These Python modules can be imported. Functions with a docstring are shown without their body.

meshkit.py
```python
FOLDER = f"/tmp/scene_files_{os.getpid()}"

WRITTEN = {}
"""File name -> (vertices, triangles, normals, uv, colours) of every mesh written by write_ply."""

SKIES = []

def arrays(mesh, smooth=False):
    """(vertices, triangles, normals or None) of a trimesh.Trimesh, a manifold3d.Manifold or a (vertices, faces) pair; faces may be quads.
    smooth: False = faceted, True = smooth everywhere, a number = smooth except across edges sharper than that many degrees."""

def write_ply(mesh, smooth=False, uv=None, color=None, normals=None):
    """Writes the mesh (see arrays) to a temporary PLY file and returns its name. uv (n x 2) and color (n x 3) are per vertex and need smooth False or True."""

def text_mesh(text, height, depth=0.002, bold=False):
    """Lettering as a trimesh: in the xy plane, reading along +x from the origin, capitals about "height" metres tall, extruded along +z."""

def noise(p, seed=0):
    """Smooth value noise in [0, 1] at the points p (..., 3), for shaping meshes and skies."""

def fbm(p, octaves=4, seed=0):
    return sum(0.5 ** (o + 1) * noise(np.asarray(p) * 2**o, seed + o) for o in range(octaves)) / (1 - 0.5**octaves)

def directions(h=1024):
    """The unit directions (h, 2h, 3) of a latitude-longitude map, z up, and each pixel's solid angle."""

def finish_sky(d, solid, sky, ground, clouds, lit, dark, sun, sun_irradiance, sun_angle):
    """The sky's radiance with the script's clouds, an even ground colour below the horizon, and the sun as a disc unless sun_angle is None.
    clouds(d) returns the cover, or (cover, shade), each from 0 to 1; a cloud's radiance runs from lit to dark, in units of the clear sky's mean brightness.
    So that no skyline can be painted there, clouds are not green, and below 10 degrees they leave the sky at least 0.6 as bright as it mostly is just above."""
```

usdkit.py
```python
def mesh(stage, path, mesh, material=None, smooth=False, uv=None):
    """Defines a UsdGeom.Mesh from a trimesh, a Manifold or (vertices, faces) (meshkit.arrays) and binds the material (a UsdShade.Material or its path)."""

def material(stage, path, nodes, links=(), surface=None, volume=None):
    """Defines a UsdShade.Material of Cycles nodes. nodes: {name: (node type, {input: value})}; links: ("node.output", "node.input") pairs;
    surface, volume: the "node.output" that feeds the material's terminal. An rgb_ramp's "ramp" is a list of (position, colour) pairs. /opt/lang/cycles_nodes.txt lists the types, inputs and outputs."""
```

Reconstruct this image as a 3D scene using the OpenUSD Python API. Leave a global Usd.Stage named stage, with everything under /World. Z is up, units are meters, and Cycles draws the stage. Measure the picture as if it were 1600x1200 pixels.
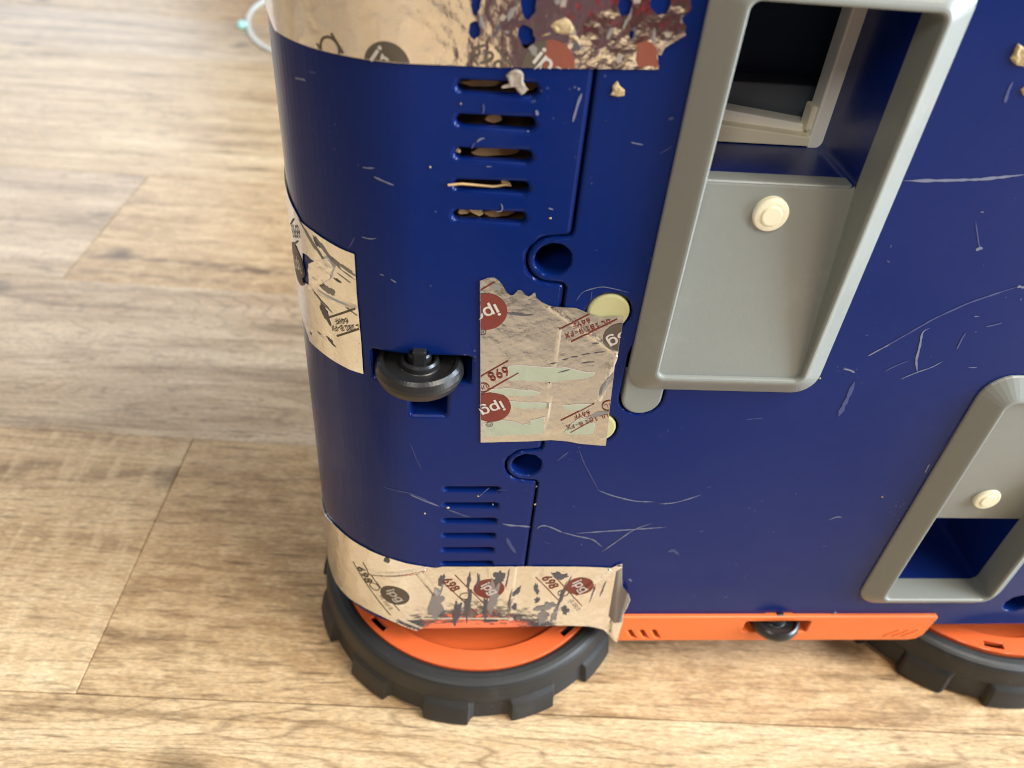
import math, random
import numpy as np, trimesh, usdkit, meshkit
from pxr import Usd, UsdGeom, UsdLux, UsdShade, Gf, Sdf, Vt
import shapely
from shapely.geometry import Polygon, box as sbox, Point, LineString
from shapely.ops import unary_union

random.seed(7)
rng = np.random.default_rng(7)
stage = Usd.Stage.CreateInMemory()
UsdGeom.SetStageUpAxis(stage, UsdGeom.Tokens.z)
UsdGeom.SetStageMetersPerUnit(stage, 1.0)
UsdGeom.Xform.Define(stage, '/World')
UsdGeom.Scope.Define(stage, '/World/Looks')

# All lengths below are in units of S metres; the toy's flat side is the plane y = 0, the floor is z = FLOOR.
S = 0.30
FLOOR = -1.73
def W(v):
    v = np.asarray(v, float).copy()
    v[..., 2] -= FLOOR
    return v * S

# ------------------------------------------------------------------ camera
cam = UsdGeom.Camera.Define(stage, '/World/camera')
RIGHT = (0.99564305, -0.05298548, 0.0767297)
DOWN = (0.02515358, -0.63975094, -0.76817058)
FWD = (0.08978978, 0.76675373, -0.6356308)
cpos = W((0, -1.0, 0))
cam.AddTransformOp().Set(Gf.Matrix4d(*RIGHT, 0, *[-a for a in DOWN], 0, *[-a for a in FWD], 0, *[float(a) for a in cpos], 1))
cam.CreateHorizontalApertureAttr(9.8)
cam.CreateVerticalApertureAttr(7.35)
cam.CreateFocalLengthAttr(7.5)
cam.CreateFStopAttr(1.9)
cam.CreateFocusDistanceAttr(0.395)
cam.CreateClippingRangeAttr(Gf.Vec2f(0.01, 100))
cam.CreateExposureAttr(0.18)

# ------------------------------------------------------------------ light: a lit room (soft warm ceiling lamp, two windows, room bounce)
def M(name, nodes, links=(), surface=None):
    return usdkit.material(stage, '/World/Looks/' + name, nodes, links, surface)
dome = UsdLux.DomeLight.Define(stage, '/World/room_light')
M_dome = M('room_light', {'b': ('background_shader', {'color': (0.98, 0.93, 0.86), 'strength': 0.25})}, surface='b.background')
UsdShade.MaterialBindingAPI.Apply(dome.GetPrim()).Bind(M_dome)

def rect_light(name, pos, target, w, h, power, color):
    L = UsdLux.RectLight.Define(stage, '/World/' + name)
    p, t = W(pos), W(target)
    z = (p - t) / np.linalg.norm(p - t)
    x = np.cross((0, 0, 1), z); x /= np.linalg.norm(x)
    y = np.cross(z, x)
    L.AddTransformOp().Set(Gf.Matrix4d(*map(float, x), 0, *map(float, y), 0, *map(float, z), 0, *map(float, p), 1))
    L.CreateWidthAttr(w); L.CreateHeightAttr(h)
    L.CreateIntensityAttr(power); L.CreateColorAttr(Gf.Vec3f(*color))
    return L
rect_light('ceiling_lamp', (4.6, -2.6, 6.6), (0.6, 0, -1.2), 1.25, 1.25, 14.5, (1.0, 0.92, 0.79))
rect_light('ceiling_lamp_001', (-2.6, -8.0, 6.6), (0.2, 0, -1.0), 0.9, 0.9, 13, (1.0, 0.95, 0.86))
rect_light('window_right', (8.8, -2.0, 1.5), (1.9, -0.2, -1.2), 1.4, 1.5, 25, (0.72, 0.86, 1.0))
rect_light('window_back', (-7.5, 11.5, 3.2), (-0.8, 1.0, -1.5), 2.4, 1.9, 2.9, (0.86, 0.93, 1.0))

# ------------------------------------------------------------------ materials
def bump_links(h, p='p'):
    return [(h, 'bp.height'), ('bp.normal', p + '.normal')]

def plastic(name, col, rough=0.35, var=0.12, spec=0.5, specks=0.0, speck_col=(0.35, 0.36, 0.42), scuff=0.0, bump=0.15, coat=0.0):
    n = {'g': ('geometry', {}),
         'n1': ('noise_texture', {'scale': 14.0, 'detail': 5.0}),
         'n2': ('noise_texture', {'scale': 900.0, 'detail': 2.0}),
         'r1': ('map_range', {'from_min': 0.3, 'from_max': 0.7, 'to_min': rough - var / 2, 'to_max': rough + var, 'clamp': True}),
         'bp': ('bump', {'strength': bump, 'distance': 0.0004}),
         'p': ('principled_bsdf', {'base_color': col, 'roughness': rough, 'specular_ior_level': spec, 'coat_weight': coat, 'coat_roughness': 0.12})}
    l = [('g.position', 'n1.vector'), ('g.position', 'n2.vector'), ('n1.fac', 'r1.value'), ('r1.result', 'p.roughness'),
         ('n2.fac', 'bp.height'), ('bp.normal', 'p.normal')]
    last = None
    if scuff > 0:
        n['n3'] = ('noise_texture', {'scale': 22.0, 'detail': 8.0, 'roughness': 0.72})
        n['r3'] = ('map_range', {'from_min': 0.56, 'from_max': 0.82, 'to_min': 0.0, 'to_max': scuff, 'clamp': True})
        n['m3'] = ('mix_color', {'a': col, 'b': tuple(min(1, c * 1.5 + 0.035) for c in col)})
        l += [('g.position', 'n3.vector'), ('n3.fac', 'r3.value'), ('r3.result', 'm3.fac')]
        last = 'm3.result'
    if specks > 0:
        n['v'] = ('voronoi_texture', {'scale': 260.0})
        n['rv'] = ('map_range', {'from_min': 0.10, 'from_max': 0.16, 'to_min': 1.0, 'to_max': 0.0, 'clamp': True})
        n['n4'] = ('noise_texture', {'scale': 30.0, 'detail': 3.0})
        n['r4'] = ('map_range', {'from_min': 0.60, 'from_max': 0.68, 'to_min': 0.0, 'to_max': specks, 'clamp': True})
        n['mm'] = ('math', {'math_type': 'multiply'})
        n['m4'] = ('mix_color', {'a': col, 'b': speck_col})
        l += [('g.position', 'v.vector'), ('v.distance', 'rv.value'), ('g.position', 'n4.vector'), ('n4.fac', 'r4.value'),
              ('rv.result', 'mm.value1'), ('r4.result', 'mm.value2'), ('mm.value', 'm4.fac')]
        if last: l.append((last, 'm4.a'))
        last = 'm4.result'
    if last: l.append((last, 'p.base_color'))
    return M(name, n, l, 'p.BSDF')

BLUE = plastic('blue_plastic', (0.0022, 0.0140, 0.106), rough=0.18, var=0.16, spec=0.20, specks=0.45, speck_col=(0.15, 0.17, 0.26), scuff=0.16, bump=0.05)
BLUE_IN = plastic('blue_plastic_inside', (0.0025, 0.0145, 0.125), rough=0.25)
GREY = plastic('grey_plastic', (0.212, 0.224, 0.205), rough=0.27, var=0.18, scuff=0.4, bump=0.12)
CREAM = plastic('cream_plastic', (0.80, 0.745, 0.54), rough=0.40, scuff=0.3)
OFFWHITE = plastic('off_white_plastic', (0.86, 0.84, 0.74), rough=0.45)
SLATE = plastic('slate_plastic', (0.12, 0.15, 0.17), rough=0.4)
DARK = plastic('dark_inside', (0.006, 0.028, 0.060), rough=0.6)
BLACK = plastic('black_rubber', (0.016, 0.016, 0.016), rough=0.48, var=0.2, specks=0.6, speck_col=(0.14, 0.12, 0.10), scuff=0.7, bump=0.3)
BLACKGLOSS = plastic('black_gloss', (0.016, 0.016, 0.017), rough=0.24, var=0.14, specks=0.6, speck_col=(0.2, 0.18, 0.14))
ORANGE = plastic('orange_plastic', (0.70, 0.120, 0.030), rough=0.36, var=0.16, scuff=0.4, specks=0.35, speck_col=(0.12, 0.04, 0.02))
ORANGE_B = plastic('orange_plastic_strip', (0.74, 0.158, 0.032), rough=0.40, var=0.16, scuff=0.4, specks=0.35, speck_col=(0.12, 0.04, 0.02))
PEG = plastic('aged_yellow_plastic', (0.46, 0.44, 0.225), rough=0.36)
SCRATCH = plastic('scratch_pale', (0.135, 0.15, 0.23), rough=0.6)
SCRATCH2 = plastic('scratch_faint', (0.035, 0.048, 0.16), rough=0.55)
RESIDUE = plastic('residue_tan', (0.44, 0.33, 0.17), rough=0.7)
RESIDUE2 = plastic('residue_grey', (0.30, 0.25, 0.20), rough=0.7)
PRINT_RED = plastic('print_maroon', (0.165, 0.028, 0.020), rough=0.45)
PRINT_RUST = plastic('print_rust', (0.22, 0.062, 0.036), rough=0.45)
PRINT_GREY = plastic('print_brown', (0.085, 0.068, 0.048), rough=0.45)
PRINT_LIGHT = plastic('print_light', (0.52, 0.47, 0.42), rough=0.4)
SMUDGE = plastic('bare_plastic', (0.075, 0.072, 0.085), rough=0.45)
SMUDGE2 = plastic('grey_smear', (0.21, 0.19, 0.175), rough=0.5)
MINT = plastic('mint_residue', (0.36, 0.385, 0.285), rough=0.5, scuff=0.5, specks=0.6, speck_col=(0.6, 0.58, 0.5))
CORD = plastic('pale_cord', (0.78, 0.85, 0.86), rough=0.3)
TEAL = plastic('teal_bead', (0.42, 0.78, 0.74), rough=0.3)
DEBRIS = plastic('dry_debris', (0.24, 0.13, 0.05), rough=0.8)
DEBRIS2 = plastic('dry_debris_pale', (0.42, 0.27, 0.12), rough=0.8)

def foil_mat(name, col, rough, wear, crinkle=0.0020):
    n = {'g': ('geometry', {}),
         'mp': ('mapping', {'scale': (30, 30, 5)}),
         'n1': ('noise_texture', {'scale': 6.0, 'detail': 6.0, 'roughness': 0.6}),
         'n2': ('noise_texture', {'scale': 90.0, 'detail': 5.0, 'roughness': 0.6}),
         'n3': ('noise_texture', {'scale': 320.0, 'detail': 3.0}),
         'w1': ('map_range', {'from_min': 0.62, 'from_max': 0.72, 'to_min': 0.0, 'to_max': wear, 'clamp': True}),
         'r1': ('map_range', {'from_min': 0.3, 'from_max': 0.75, 'to_min': rough * 0.6, 'to_max': rough * 1.7, 'clamp': True}),
         'mx': ('mix_color', {'a': col, 'b': (0.10, 0.09, 0.085)}),
         'v': ('voronoi_texture', {'scale': 420.0}),
         'rv': ('map_range', {'from_min': 0.08, 'from_max': 0.14, 'to_min': 1.0, 'to_max': 0.0, 'clamp': True}),
         'rn': ('map_range', {'from_min': 0.52, 'from_max': 0.6, 'to_min': 0.0, 'to_max': 0.8, 'clamp': True}),
         'mu': ('math', {'math_type': 'multiply'}),
         'ms': ('mix_color', {'b': (0.12, 0.08, 0.05)}),
         'ad': ('math', {'math_type': 'multiply_add', 'value2': 0.16}),
         'bp': ('bump', {'strength': 0.38, 'distance': crinkle}),
         'p': ('principled_bsdf', {'metallic': 1.0, 'roughness': rough})}
    l = [('g.position', 'mp.vector'), ('mp.vector', 'n1.vector'), ('g.position', 'n2.vector'), ('g.position', 'n3.vector'), ('g.position', 'v.vector'),
         ('n1.fac', 'w1.value'), ('w1.result', 'mx.fac'), ('n2.fac', 'r1.value'), ('r1.result', 'p.roughness'),
         ('v.distance', 'rv.value'), ('n2.fac', 'rn.value'), ('rv.result', 'mu.value1'), ('rn.result', 'mu.value2'),
         ('mx.result', 'ms.a'), ('mu.value', 'ms.fac'), ('ms.result', 'p.base_color'),
         ('n3.fac', 'ad.value1'), ('n2.fac', 'ad.value3'), ('ad.value', 'bp.height'), ('bp.normal', 'p.normal')]
    return M(name, n, l, 'p.BSDF')
FOIL = foil_mat('foil', (0.66, 0.675, 0.70), 0.15, 0.15, 0.0015)
FOIL_TOP = foil_mat('foil_shiny', (0.95, 0.95, 0.96), 0.08, 0.12, 0.0007)
FOIL_LOW = foil_mat('foil_low', (0.88, 0.90, 0.94), 0.10, 0.25, 0.0011)
FOIL_SIDE = foil_mat('foil_side', (0.90, 0.92, 0.95), 0.16, 0.15, 0.0008)
FOIL_FLAP = foil_mat('foil_flap', (0.92, 0.93, 0.94), 0.25, 0.0)

# ------------------------------------------------------------------ scene helpers
used = {}
def numbered(path):
    n = used.get(path, 0); used[path] = n + 1
    return path if n == 0 else f'{path}_{n:03d}'
def tag(p, label=None, category=None, group=None, kind=None):
    p = p.GetPrim() if hasattr(p, 'GetPrim') else p
    for k, v in (('label', label), ('category', category), ('group', group), ('kind', kind)):
        if v: p.SetCustomDataByKey(k, v)
    return p
def xf(name, parent='/World'):
    return UsdGeom.Xform.Define(stage, numbered(parent + '/' + name)).GetPrim().GetPath().pathString
def corner_normals(v, f, angle):
    """one normal per face corner, smoothed over the faces round the vertex that turn less than angle"""
    n = np.cross(v[f[:, 1]] - v[f[:, 0]], v[f[:, 2]] - v[f[:, 0]])
    u = n / np.maximum(np.linalg.norm(n, axis=1), 1e-30)[:, None]
    vert = f.reshape(-1); face = np.repeat(np.arange(len(f)), 3)
    order = np.argsort(vert, kind='stable'); cnt = np.bincount(vert, minlength=len(v)); start = np.r_[0, np.cumsum(cnt)[:-1]]
    c = cnt[vert]; i = np.repeat(np.arange(len(vert)), c)
    j = order[np.repeat(start[vert], c) + np.arange(c.sum()) - np.repeat(np.r_[0, np.cumsum(c)[:-1]], c)]
    ok = (u[face[i]] * u[face[j]]).sum(1) > math.cos(math.radians(angle))
    out = np.zeros((len(vert), 3)); np.add.at(out, i[ok], n[face[j[ok]]])
    l = np.linalg.norm(out, axis=1)
    return np.where(l[:, None] > 1e-30, out / np.maximum(l, 1e-30)[:, None], u[face])
def put(name, mesh, mat, parent='/World', smooth=30):
    v, f = (mesh.vertices, mesh.faces) if hasattr(mesh, 'vertices') else mesh
    v = np.asarray(v, float); f = np.asarray(f, int)
    path = numbered(parent + '/' + name)
    m = usdkit.mesh(stage, path, (W(v), f), mat, smooth=False)
    if smooth is not False:
        vw, fw = weld((v, f)) if smooth is not True else (v, f)
        if len(fw) == len(f):
            m.CreateNormalsAttr(Vt.Vec3fArray.FromNumpy(corner_normals(vw, fw, 180 if smooth is True else smooth).astype(np.float32)))
            m.SetNormalsInterpolation('faceVarying')
    return path
def cat(*ms):
    V, F, n = [], [], 0
    for m in ms:
        v, f = (m.vertices, m.faces) if hasattr(m, 'vertices') else m
        V.append(np.asarray(v, float)); F.append(np.asarray(f, int) + n); n += len(v)
    return np.vstack(V), np.vstack(F)
def weld(m, digits=6):
    v, f = m
    _, idx, inv = np.unique(np.round(v, digits), axis=0, return_index=True, return_inverse=True)
    f = inv.reshape(-1)[f]
    ok = (f[:, 0] != f[:, 1]) & (f[:, 1] != f[:, 2]) & (f[:, 0] != f[:, 2])
    return v[idx], f[ok]

XC, RC = -0.037, 0.22            # where the flat side ends and the radius of the rounded end
def wrap(s, z, d):
    """(s along the outline, height, depth inwards) -> point"""
    s, z, d = np.broadcast_arrays(np.asarray(s, float), z, d)
    th = np.clip((XC - s) / RC, 0, math.pi / 2)
    extra = np.maximum((XC - s) - RC * math.pi / 2, 0)
    nx, ny = -np.sin(th), -np.cos(th)
    x = np.where(s > XC, s, XC - RC * np.sin(th)); y = RC - RC * np.cos(th) + extra
    return np.stack([x - nx * d, y - ny * d, z + 0 * x], -1)

def polys(g):
    return [p for p in getattr(g, 'geoms', [g]) if p.geom_type == 'Polygon' and p.area > 1e-9]
def tri(p):
    v, f = trimesh.creation.triangulate_polygon(p, engine='earcut')
    return np.asarray(v, float), np.asarray(f, int)
def upface(v, f):
    a = v[f[:, 1]] - v[f[:, 0]]; b = v[f[:, 2]] - v[f[:, 0]]
    flip = (a[:, 0] * b[:, 1] - a[:, 1] * b[:, 0]) < 0
    f = f.copy(); f[flip] = f[flip][:, [0, 2, 1]]
    return f

def gridtri(P, gx=0, gz=0, xmax=1e9):
    """triangles of P cut along the lines of a grid (of step gx up to xmax, and gz), so that the sheet can be bent"""
    if not gx and not gz: return tri(P)
    x0, z0, x1, z1 = P.bounds
    xs = [x0 - 1] + ([k * gx for k in range(math.ceil(x0 / gx), math.floor(min(x1, xmax) / gx) + 1)] if gx else []) + [x1 + 1]
    zs = [z0 - 1] + ([k * gz for k in range(math.ceil(z0 / gz), math.floor(z1 / gz) + 1)] if gz else []) + [z1 + 1]
    bx = np.array([(a, c, b, d) for a, b in zip(xs[:-1], xs[1:]) for c, d in zip(zs[:-1], zs[1:])])
    shapely.prepare(P)
    cells = shapely.intersection(shapely.box(bx[:, 0], bx[:, 1], bx[:, 2], bx[:, 3]), P)
    V, F, n = [], [], 0
    for c in cells:
        for p in polys(c):
            v, f = tri(p); V.append(v); F.append(f + n); n += len(v)
    return (np.vstack(V), np.vstack(F)) if V else (np.zeros((0, 2)), np.zeros((0, 3), int))
def plate(poly, thick, bevel=0.0, steps=2, base=0.0, gx=0, gz=0, xmax=1e9):
    """a sheet of outline poly (s, z) with rounded edges; returns (s, z, depth) vertices and faces, the back left open"""
    parts = []
    offs = [bevel * (1 - math.cos(k * math.pi / 2 / steps)) for k in range(steps + 1)] if bevel else [0]
    deps = [bevel * (1 - math.sin(k * math.pi / 2 / steps)) for k in range(steps + 1)] if bevel else [0]
    shapes = [poly if o == 0 else poly.buffer(-o, join_style='round', quad_segs=3) for o in offs]
    for P in polys(shapes[-1]):
        v, f = gridtri(P, gx, gz, xmax); parts.append((np.c_[v, np.full(len(v), base)], upface(v, f)))
    for k in range(len(offs) - 1):
        o, i = shapes[k], shapes[k + 1]
        b = o.boundary; shapely.prepare(b)
        for P in polys(o.difference(i)):
            v, f = gridtri(P, gx, gz, xmax)
            on = shapely.dwithin(b, shapely.points(v), 1e-6)
            parts.append((np.c_[v, np.where(on, deps[k], deps[k + 1]) + base], upface(v, f)))
    v, f = weld(cat(*parts))
    e = np.vstack([f[:, [0, 1]], f[:, [1, 2]], f[:, [2, 0]]])
    key = np.sort(e, 1); _, inv, cnt = np.unique(key, axis=0, return_inverse=True, return_counts=True)
    rim = e[cnt[inv.reshape(-1)] == 1]
    u, inv = np.unique(rim, return_inverse=True); r = inv.reshape(-1, 2)
    back = v[u].copy(); back[:, 2] = thick + base
    a, b = rim[:, 0], rim[:, 1]; a2, b2 = r[:, 0] + len(v), r[:, 1] + len(v)
    return np.vstack([v, back]), np.vstack([f, np.c_[b, a, a2], np.c_[b, a2, b2]])
def shell(poly, thick, bevel=0.0, steps=2, base=0.0):
    v, f = plate(poly, thick, bevel, steps, base, gx=0.0125, xmax=XC + 0.013)
    return wrap(v[:, 0], v[:, 1], v[:, 2]), f

def circle(cx, cz, r, n=40):
    a = np.arange(n) / n * 2 * math.pi
    return Polygon(np.c_[cx + r * np.cos(a), cz + r * np.sin(a)])
def stadium(x0, x1, z, h):
    return LineString([(x0 + h / 2, z), (x1 - h / 2, z)]).buffer(h / 2, quad_segs=7)
def rrect(x0, x1, z0, z1, r, q=6):
    return sbox(x0 + r, z0 + r, x1 - r, z1 - r).buffer(r, quad_segs=q)
def ragged(pts, amp, step=0.006, seed=0):
    """outline with an uneven torn edge"""
    p = Polygon(pts)
    L = p.exterior.length; n = max(8, int(L / step)); out = []
    for k in range(n):
        q = p.exterior.interpolate(k / n * L)
        a = meshkit.fbm(np.array([q.x * 60, q.y * 60, seed]), 3, seed) - 0.5
        b = meshkit.fbm(np.array([q.x * 60, q.y * 60, seed + 9.5]), 3, seed + 3) - 0.5
        out.append((q.x + a * amp * 2, q.y + b * amp * 2))
    return Polygon(out).buffer(0)
def blob(cx, cz, w, h, ang=0, seed=0, rough=0.5, n=36):
    a = np.arange(n) / n * 2 * math.pi
    r = 1 + rough * 2 * (meshkit.fbm(np.c_[np.cos(a) * 1.8, np.sin(a) * 1.8, np.full(n, seed * 3.7)], 4, seed) - 0.5)
    x, y = w / 2 * r * np.cos(a), h / 2 * r * np.sin(a); c, s = math.cos(math.radians(ang)), math.sin(math.radians(ang))
    return Polygon(np.c_[cx + x * c - y * s, cz + x * s + y * c]).buffer(0)

def revolve(profile, n, center, a0=0.0):
    """(radius, z) profile about the vertical axis through center"""
    pr = np.asarray(profile, float); m = len(pr)
    a = np.arange(n) / n * 2 * math.pi + a0
    v = np.stack([center[0] + np.outer(np.cos(a), pr[:, 0]), center[1] + np.outer(np.sin(a), pr[:, 0]), np.broadcast_to(pr[:, 1], (n, m))], -1).reshape(-1, 3)
    i = np.arange(n)[:, None] * m; j = ((np.arange(n) + 1) % n)[:, None] * m; k = np.arange(m - 1)[None]
    q = np.stack([i + k, j + k, j + k + 1, i + k + 1], -1).reshape(-1, 4)
    return v, np.vstack([q[:, [0, 1, 2]], q[:, [0, 2, 3]]])
def sweep(pts, r, n=8):
    pts = np.asarray(pts, float); m = len(pts)
    t = np.gradient(pts, axis=0); t /= np.linalg.norm(t, axis=1)[:, None]
    up = np.array([0, 0, 1.0]); a = np.cross(t, up); a /= np.linalg.norm(a, axis=1)[:, None]; b = np.cross(a, t)
    th = np.arange(n) / n * 2 * math.pi; r = np.broadcast_to(r, m)
    v = (pts[:, None] + r[:, None, None] * (np.cos(th)[None, :, None] * a[:, None] + np.sin(th)[None, :, None] * b[:, None])).reshape(-1, 3)
    i = np.arange(m - 1)[:, None] * n; k = np.arange(n)[None]; k2 = (k + 1) % n
    q = np.stack([i + k, i + k2, i + n + k2, i + n + k], -1).reshape(-1, 4)
    caps = [[0, j + 1, j] for j in range(1, n - 1)] + [[(m - 1) * n, (m - 1) * n + j, (m - 1) * n + j + 1] for j in range(1, n - 1)]
    return v, np.vstack([q[:, [0, 1, 2]], q[:, [0, 2, 3]], caps])

# ------------------------------------------------------------------ the floor: wide wood planks
floor = xf('floor'); tag(stage.GetPrimAtPath(floor), 'wood-look plank floor in warm tan with dark grain', kind='structure')
PA = math.radians(-3.364)
def plank_mat(name, light, mid, dark, seed, rough=0.36, cath=0.5, saw=0.4, figure=(95, 20, 1)):
    # u runs along the plank, v across
    n = {'g': ('geometry', {}), 'oi': ('object_info', {}),
         'rot': ('mapping', {'rotation': (0, 0, -PA)}),
         'off': ('vector_math', {'math_type': 'multiply_add', 'vector2': (7.3, 3.1, 0), }),
         'mu': ('mapping', {'scale': (3.2, 34, 1), 'location': (seed, seed * 1.7, 0)}),
         'n1': ('noise_texture', {'scale': 1.0, 'detail': 7.0, 'roughness': 0.62, 'distortion': 0.9}),
         'mf': ('mapping', {'scale': (26, 300, 1), 'location': (seed, 0, 0)}),
         'n2': ('noise_texture', {'scale': 1.0, 'detail': 4.0, 'roughness': 0.6, 'distortion': 0.3}),
         'mw': ('mapping', {'scale': (1.3, 8.0, 1), 'location': (seed * 0.7, seed, 0)}),
         'nw': ('noise_texture', {'scale': 1.0, 'detail': 3.0, 'roughness': 0.42}),
         'mulw': ('math', {'math_type': 'multiply', 'value2': 95.0}),
         'pp': ('math', {'math_type': 'pingpong', 'value2': 1.0}),
         'rw': ('map_range', {'from_min': 0.0, 'from_max': 0.26, 'to_min': cath, 'to_max': 0.0, 'clamp': True}),
         'ms': ('mapping', {'scale': figure, 'location': (0, seed, 0)}),
         'ns': ('noise_texture', {'scale': 1.0, 'detail': 3.0, 'roughness': 0.55}),
         'mb': ('mapping', {'scale': (5.5, 11, 1), 'location': (seed, 4, 0)}),
         'nb': ('noise_texture', {'scale': 1.0, 'detail': 5.0, 'roughness': 0.6}),
         'cf': ('math', {'math_type': 'multiply'}), 'cr': ('map_range', {'from_min': 0.35, 'from_max': 0.6, 'to_min': 0.15, 'to_max': 1.0, 'clamp': True}),
         'rs': ('map_range', {'from_min': 0.46, 'from_max': 0.66, 'to_min': 0.0, 'to_max': saw, 'clamp': True}),
         'ramp': ('rgb_ramp', {'ramp': [(0.30, dark), (0.44, mid), (0.60, light)]}),
         'm1': ('mix_color', {'b': tuple(c * 1.04 for c in light)}),
         'm2': ('mix_color', {'b': dark}),
         'r2': ('map_range', {'from_min': 0.53, 'from_max': 0.70, 'to_min': 0.0, 'to_max': 0.75, 'clamp': True}),
         'm3': ('mix_color', {'b': tuple(c * 0.8 for c in dark)}),
         'mq': ('mapping', {'scale': (170, 620, 1)}), 'nq': ('noise_texture', {'scale': 1.0, 'detail': 3.0, 'roughness': 0.7}),
         'rq': ('map_range', {'from_min': 0.36, 'from_max': 0.64, 'to_min': 0.74, 'to_max': 1.16, 'clamp': True}),
         'vq': ('vector_math', {'math_type': 'scale'}),
         'kv': ('voronoi_texture', {'scale': 1.0}), 'mk': ('mapping', {'scale': (5.5, 9.5, 1), 'location': (seed * 1.3, seed * 0.4, 0)}),
         'rk': ('map_range', {'from_min': 0.05, 'from_max': 0.16, 'to_min': 0.85, 'to_max': 0.0, 'clamp': True}),
         'mix4': ('mix_color', {'b': tuple(c * 0.6 for c in dark)}),
         'kw': ('noise_texture', {'scale': 3.0, 'detail': 3.0}),
         'kadd': ('vector_math', {'math_type': 'multiply_add', 'vector2': (0.35, 0.35, 0)}),
         'rb': ('map_range', {'from_min': 0.34, 'from_max': 0.66, 'to_min': 0.0, 'to_max': 0.75, 'clamp': True}),
         'm5': ('mix_color', {'blend_type': 'multiply', 'b': (0.72, 0.62, 0.52)}),
         'bp': ('bump', {'strength': 0.32, 'distance': 0.0007}),
         'p': ('principled_bsdf', {'roughness': rough, 'specular_ior_level': 0.45})}
    l = [('oi.random', 'off.vector1'), ('g.position', 'rot.vector'), ('rot.vector', 'off.vector3')]
    for m_, n_ in (('mu', 'n1'), ('mf', 'n2'), ('mw', 'nw'), ('ms', 'ns'), ('mb', 'nb')):
        l += [('off.vector', m_ + '.vector'), (m_ + '.vector', n_ + '.vector')]
    l += [('off.vector', 'mk.vector'), ('mk.vector', 'kw.vector'), ('kw.color', 'kadd.vector1'), ('mk.vector', 'kadd.vector3'), ('kadd.vector', 'kv.vector'),
          ('kv.distance', 'rk.value'),
          ('n1.fac', 'ramp.fac'), ('ramp.color', 'm5.a'), ('nb.fac', 'rb.value'), ('rb.result', 'm5.fac'),
          ('m5.result', 'm1.a'), ('ns.fac', 'rs.value'), ('rs.result', 'm1.fac'),
          ('nw.fac', 'mulw.value1'), ('mulw.value', 'pp.value1'), ('pp.value', 'rw.value'), ('m1.result', 'm2.a'), ('rw.result', 'cf.value1'), ('nb.fac', 'cr.value'), ('cr.result', 'cf.value2'), ('cf.value', 'm2.fac'),
          ('n2.fac', 'r2.value'), ('m2.result', 'm3.a'), ('r2.result', 'm3.fac'), ('m3.result', 'mix4.a'), ('rk.result', 'mix4.fac'),
          ('off.vector', 'mq.vector'), ('mq.vector', 'nq.vector'), ('nq.fac', 'rq.value'), ('mix4.result', 'vq.vector1'), ('rq.result', 'vq.scale'), ('vq.vector', 'p.base_color'), ('n2.fac', 'bp.height'), ('bp.normal', 'p.normal')]
    return M(name, n, l, 'p.BSDF')
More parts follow.
